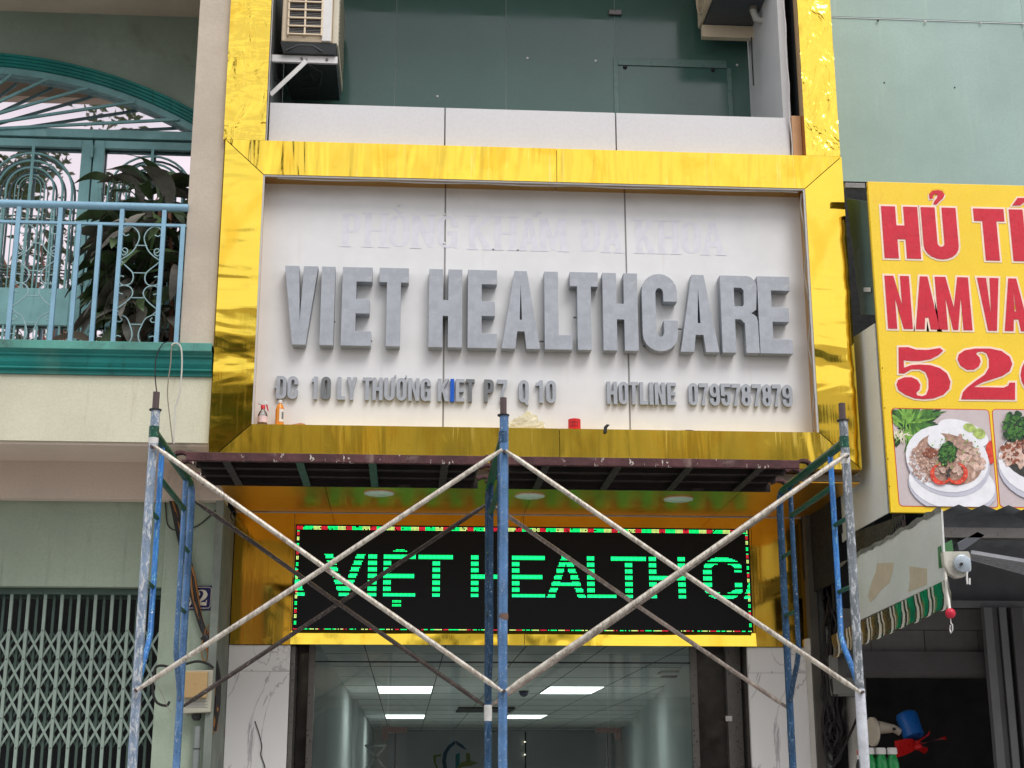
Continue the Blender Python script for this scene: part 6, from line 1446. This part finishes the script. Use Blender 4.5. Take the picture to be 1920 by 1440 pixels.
# braces
zu, zl = P(942, 848, YF1).z, P(942, 1297, YF1).z
def brace(i, Y, dy, ma, mb_, lab, rad=.0135):
    x0, x1 = SXs[i]+.01, SXs[i+1]-.01; zM = (zu+zl)/2
    t = thing('cross_brace', ((x0+x1)/2, Y, zM), lab, 'scaffold brace', 'scaffold cross braces')
    for (za_, zb2_, m_, o_) in ((zu, zl, ma, dy), (zl, zu, mb_, dy*1.0-(.028 if dy < 0 else -.028))):
        a_ = Vector((x0, Y+o_, za_)); b_ = Vector((x1, Y+o_, zb2_)); d_ = (b_-a_).normalized()
        mid_ = (a_+b_)/2+Vector((0, 0, -.006))
        build('brace_tube', MB().tube([a_, a_+d_*.05, a_+d_*.07, mid_, b_-d_*.07, b_-d_*.05, b_], [.009, .011, rad, rad, rad, .011, .009], 12), M[m_], t, smooth=True)
    build('centre_rivet', MB().tube([(mid_.x, Y+dy-.03, zM), (mid_.x, Y+dy+.03, zM)], .006, 8), M['spigot'], t)
brace(0, YF1, -.035, 'brace_light', 'brace_light', 'front left pair of crossed scaffold braces, pale weathered steel')
brace(1, YF1, -.035, 'brace_light', 'brace_light', 'front right pair of crossed scaffold braces, pale with white paint splashes')
brace(0, YF2, .035, 'brace_dark', 'brace_dark', 'back left pair of crossed scaffold braces, dark brown')
brace(1, YF2, .035, 'brace_mid', 'brace_mid', 'back right pair of crossed scaffold braces, dull brown')
# decks
DY0, DY1 = 8.17, 8.86
dz0 = topz+.012
def deck(i, lab, gr):
    x0, x1 = SXs[i]+.07, SXs[i+1]-.07
    t = thing('scaffold_deck', ((x0+x1)/2, (DY0+DY1)/2, dz0), lab, 'scaffold deck', 'scaffold decks')
    zt_ = dz0+.035; z0_ = dz0-.018
    build('side_rail', MB().prism([(x0, DY0, z0_), (x0, DY0-.012, z0_+.004), (x0, DY0-.012, zt_-.004), (x0, DY0, zt_), (x0, DY0+.03, zt_), (x0, DY0+.03, zt_-.004), (x0, DY0+.004, zt_-.006), (x0, DY0+.004, z0_)], (x1-x0, 0, 0)), M['deck'], t)
    build('side_rail', box(x0, x1, DY1-.004, DY1, z0_, zt_), M['deck_under'], t)
    wd = (DY1-DY0-.05)/3
    for k in range(3):
        a_ = DY0+.034+k*(wd+.006)
        build('plank_channel', MB().box(x0+.02, x1-.02, a_, a_+wd, zt_-.006, zt_).box(x0+.02, x1-.02, a_, a_+.004, zt_-.035, zt_-.0065).box(x0+.02, x1-.02, a_+wd-.004, a_+wd, zt_-.035, zt_-.0065).box(x0+.02, x1-.02, a_+.004, a_+.02, zt_-.035, zt_-.031), M['deck_under'], t)
    nb = 4
    for k in range(nb):
        xx = x0+.22+k*(x1-x0-.44)/(nb-1)
        build('cross_bar', box(xx-.022, xx+.022, DY0+.005, DY1-.005, z0_+.002, z0_+.012), M['deck_green'] if gr and k in (1, 2) else M['deck_under'], t)
    for xx, sg in ((x0, -1), (x1, 1)):
        for yy in (DY0+.05, DY0+.28, DY1-.07):
            pts = [(xx-sg*.01, yy, zt_-.01), (xx+sg*.03, yy, zt_+.008), (xx+sg*.065, yy, zt_+.002), (xx+sg*.095, yy, zt_-.03)]
            build('hook', MB().bar(pts[0], pts[1], .05, .02, up=(0, 0, 1)).bar(pts[1], pts[2], .05, .02, up=(0, 0, 1)).bar(pts[2], pts[3], .05, .02, up=(1, 0, 0)), M['deck'], t, bevel=.004)
    return t
deck(0, 'left maroon steel scaffold deck board under the sign', True)
deck(1, 'right maroon steel scaffold deck board under the sign', False)

# ================================================================== ACROSS THE STREET (seen only as reflections in gold and glass)
def opp(x0, x1, h, col, lab, floors, seed, Yo=-9.0):
    r = random.Random(seed); t = thing('shophouse', ((x0+x1)/2, Yo-4, 0), lab, 'building', 'shophouses across the street')
    build('wall', box(x0, x1, Yo-9, Yo, 0, h), paint('opp_wall_%d' % seed, col, .85, var=.1, scale=.5), t)
    fh = (h-3.6)/max(1, floors); wm = flat('opp_window_%d' % seed, (.20, .21, .22), .2, spec=.5)
    for f_ in range(floors):
        n_ = max(1, int((x1-x0)/1.7))
        for k in range(n_):
            cx = x0+(k+.5)*(x1-x0)/n_; z = 3.6+f_*fh
            w_ = build('window', box(cx-.5, cx+.5, Yo+.002, Yo+.05, z+.5, z+.5+min(1.6, fh-.9)), wm, t)
        build('balcony', box(x0+.1, x1-.1, Yo+.06, Yo+.8, 3.4+f_*fh, 3.55+f_*fh), flat('opp_balcony_%d_%d' % (seed, f_), tuple(c*.8 for c in col), .8), t)
    build('shutter', box(x0+.3, x1-.3, Yo+.002, Yo+.06, 0, 2.8), flat('opp_shutter_%d' % seed, (.12, .14, .16), .5), t)
    build('awning', MB().prism([(x0+.1, Yo+.002, 3.2), (x0+.1, Yo+1.5, 2.8), (x0+.1, Yo+1.5, 2.75), (x0+.1, Yo+.002, 3.1)], (x1-x0-.2, 0, 0)), flat('opp_awning_%d' % seed, (r.uniform(.05, .3), r.uniform(.1, .25), .12), .7), t)
opp(-24, -16, 6.0, (0.794, 0.742, 0.666), 'low cream shophouse across the street, far left', 1, 1)
opp(-15.9, -9.5, 5.2, (0.768, 0.768, 0.691), 'low grey shophouse across the street at left', 1, 2)
opp(-9.4, -4.8, 6.2, (0.794, 0.691, 0.589), 'low tan shophouse across the street beside the tree', 1, 3)
opp(-4.7, -.4, 10.4, (0.845, 0.742, 0.538), 'tall ochre shophouse across the street facing the clinic', 2, 4)
opp(-.3, 4.4, 11.6, (0.768, 0.742, 0.64), 'tallest grey shophouse across the street facing the clinic', 3, 5)
opp(4.5, 9.2, 10.0, (0.845, 0.768, 0.64), 'sand coloured shophouse across the street at right', 2, 6)
opp(9.3, 18, 7.0, (0.717, 0.768, 0.717), 'pale green shophouse across the street, far right', 1, 7)
def tree(x, y, h, seed, lab, rad=2.0, n=1500):
    r = random.Random(seed); t = thing('street_tree', (x, y, 0), lab, 'tree', 'street trees across the road')
    build('trunk', MB().tube([(x, y, 0), (x+.1, y, h*.3), (x-.05, y+.1, h*.6), (x, y, h*.9)], [.20, .16, .11, .04], 10), M['stem'], t, smooth=True)
    lb = MB()
    for k in range(7):
        a_ = k*.9; lb.tube([(x, y, h*(.45+.05*k)), (x+math.cos(a_)*rad*.5, y+math.sin(a_)*rad*.5, h*(.6+.04*k)), (x+math.cos(a_)*rad*.8, y+math.sin(a_)*rad*.8, h*(.68+.04*k))], [.06, .04, .015], 6)
    build('limb', lb, M['stem'], t)
    mb = MB(); cl = [(x+r.uniform(-1, 1)*rad*.75, y+r.uniform(-1, 1)*rad*.75, h*r.uniform(.62, 1.0), r.uniform(.45, .9)) for _ in range(16)]
    for k in range(n):
        cx, cy, cz, cr_ = r.choice(cl); v = Vector((r.gauss(0, 1), r.gauss(0, 1), r.gauss(0, 1))).normalized()*cr_*r.uniform(.4, 1.0); p = Vector((cx, cy, cz))+v
        u1 = Vector((r.gauss(0, 1), r.gauss(0, 1), r.gauss(0, .5))).normalized(); v1 = u1.orthogonal().normalized(); s = r.uniform(.08, .15)
        mb.add([p, p+u1*s+v1*s*.4, p+u1*s*2, p+u1*s-v1*s*.4], [(0, 1, 2, 3)])
    o = build('foliage', mb, M['leaf'], t); o['kind'] = 'stuff'
tree(-6.4, -5.2, 14.6, 31, 'leafy street tree across the road opposite the balcony house', 2.2, 2600)
tree(-3.2, -6.6, 10.0, 32, 'taller street tree across the road opposite the clinic', 1.5, 1600)
tree(6.8, -7.2, 7.8, 33, 'street tree across the road opposite the noodle shop', 1.7, 1300)
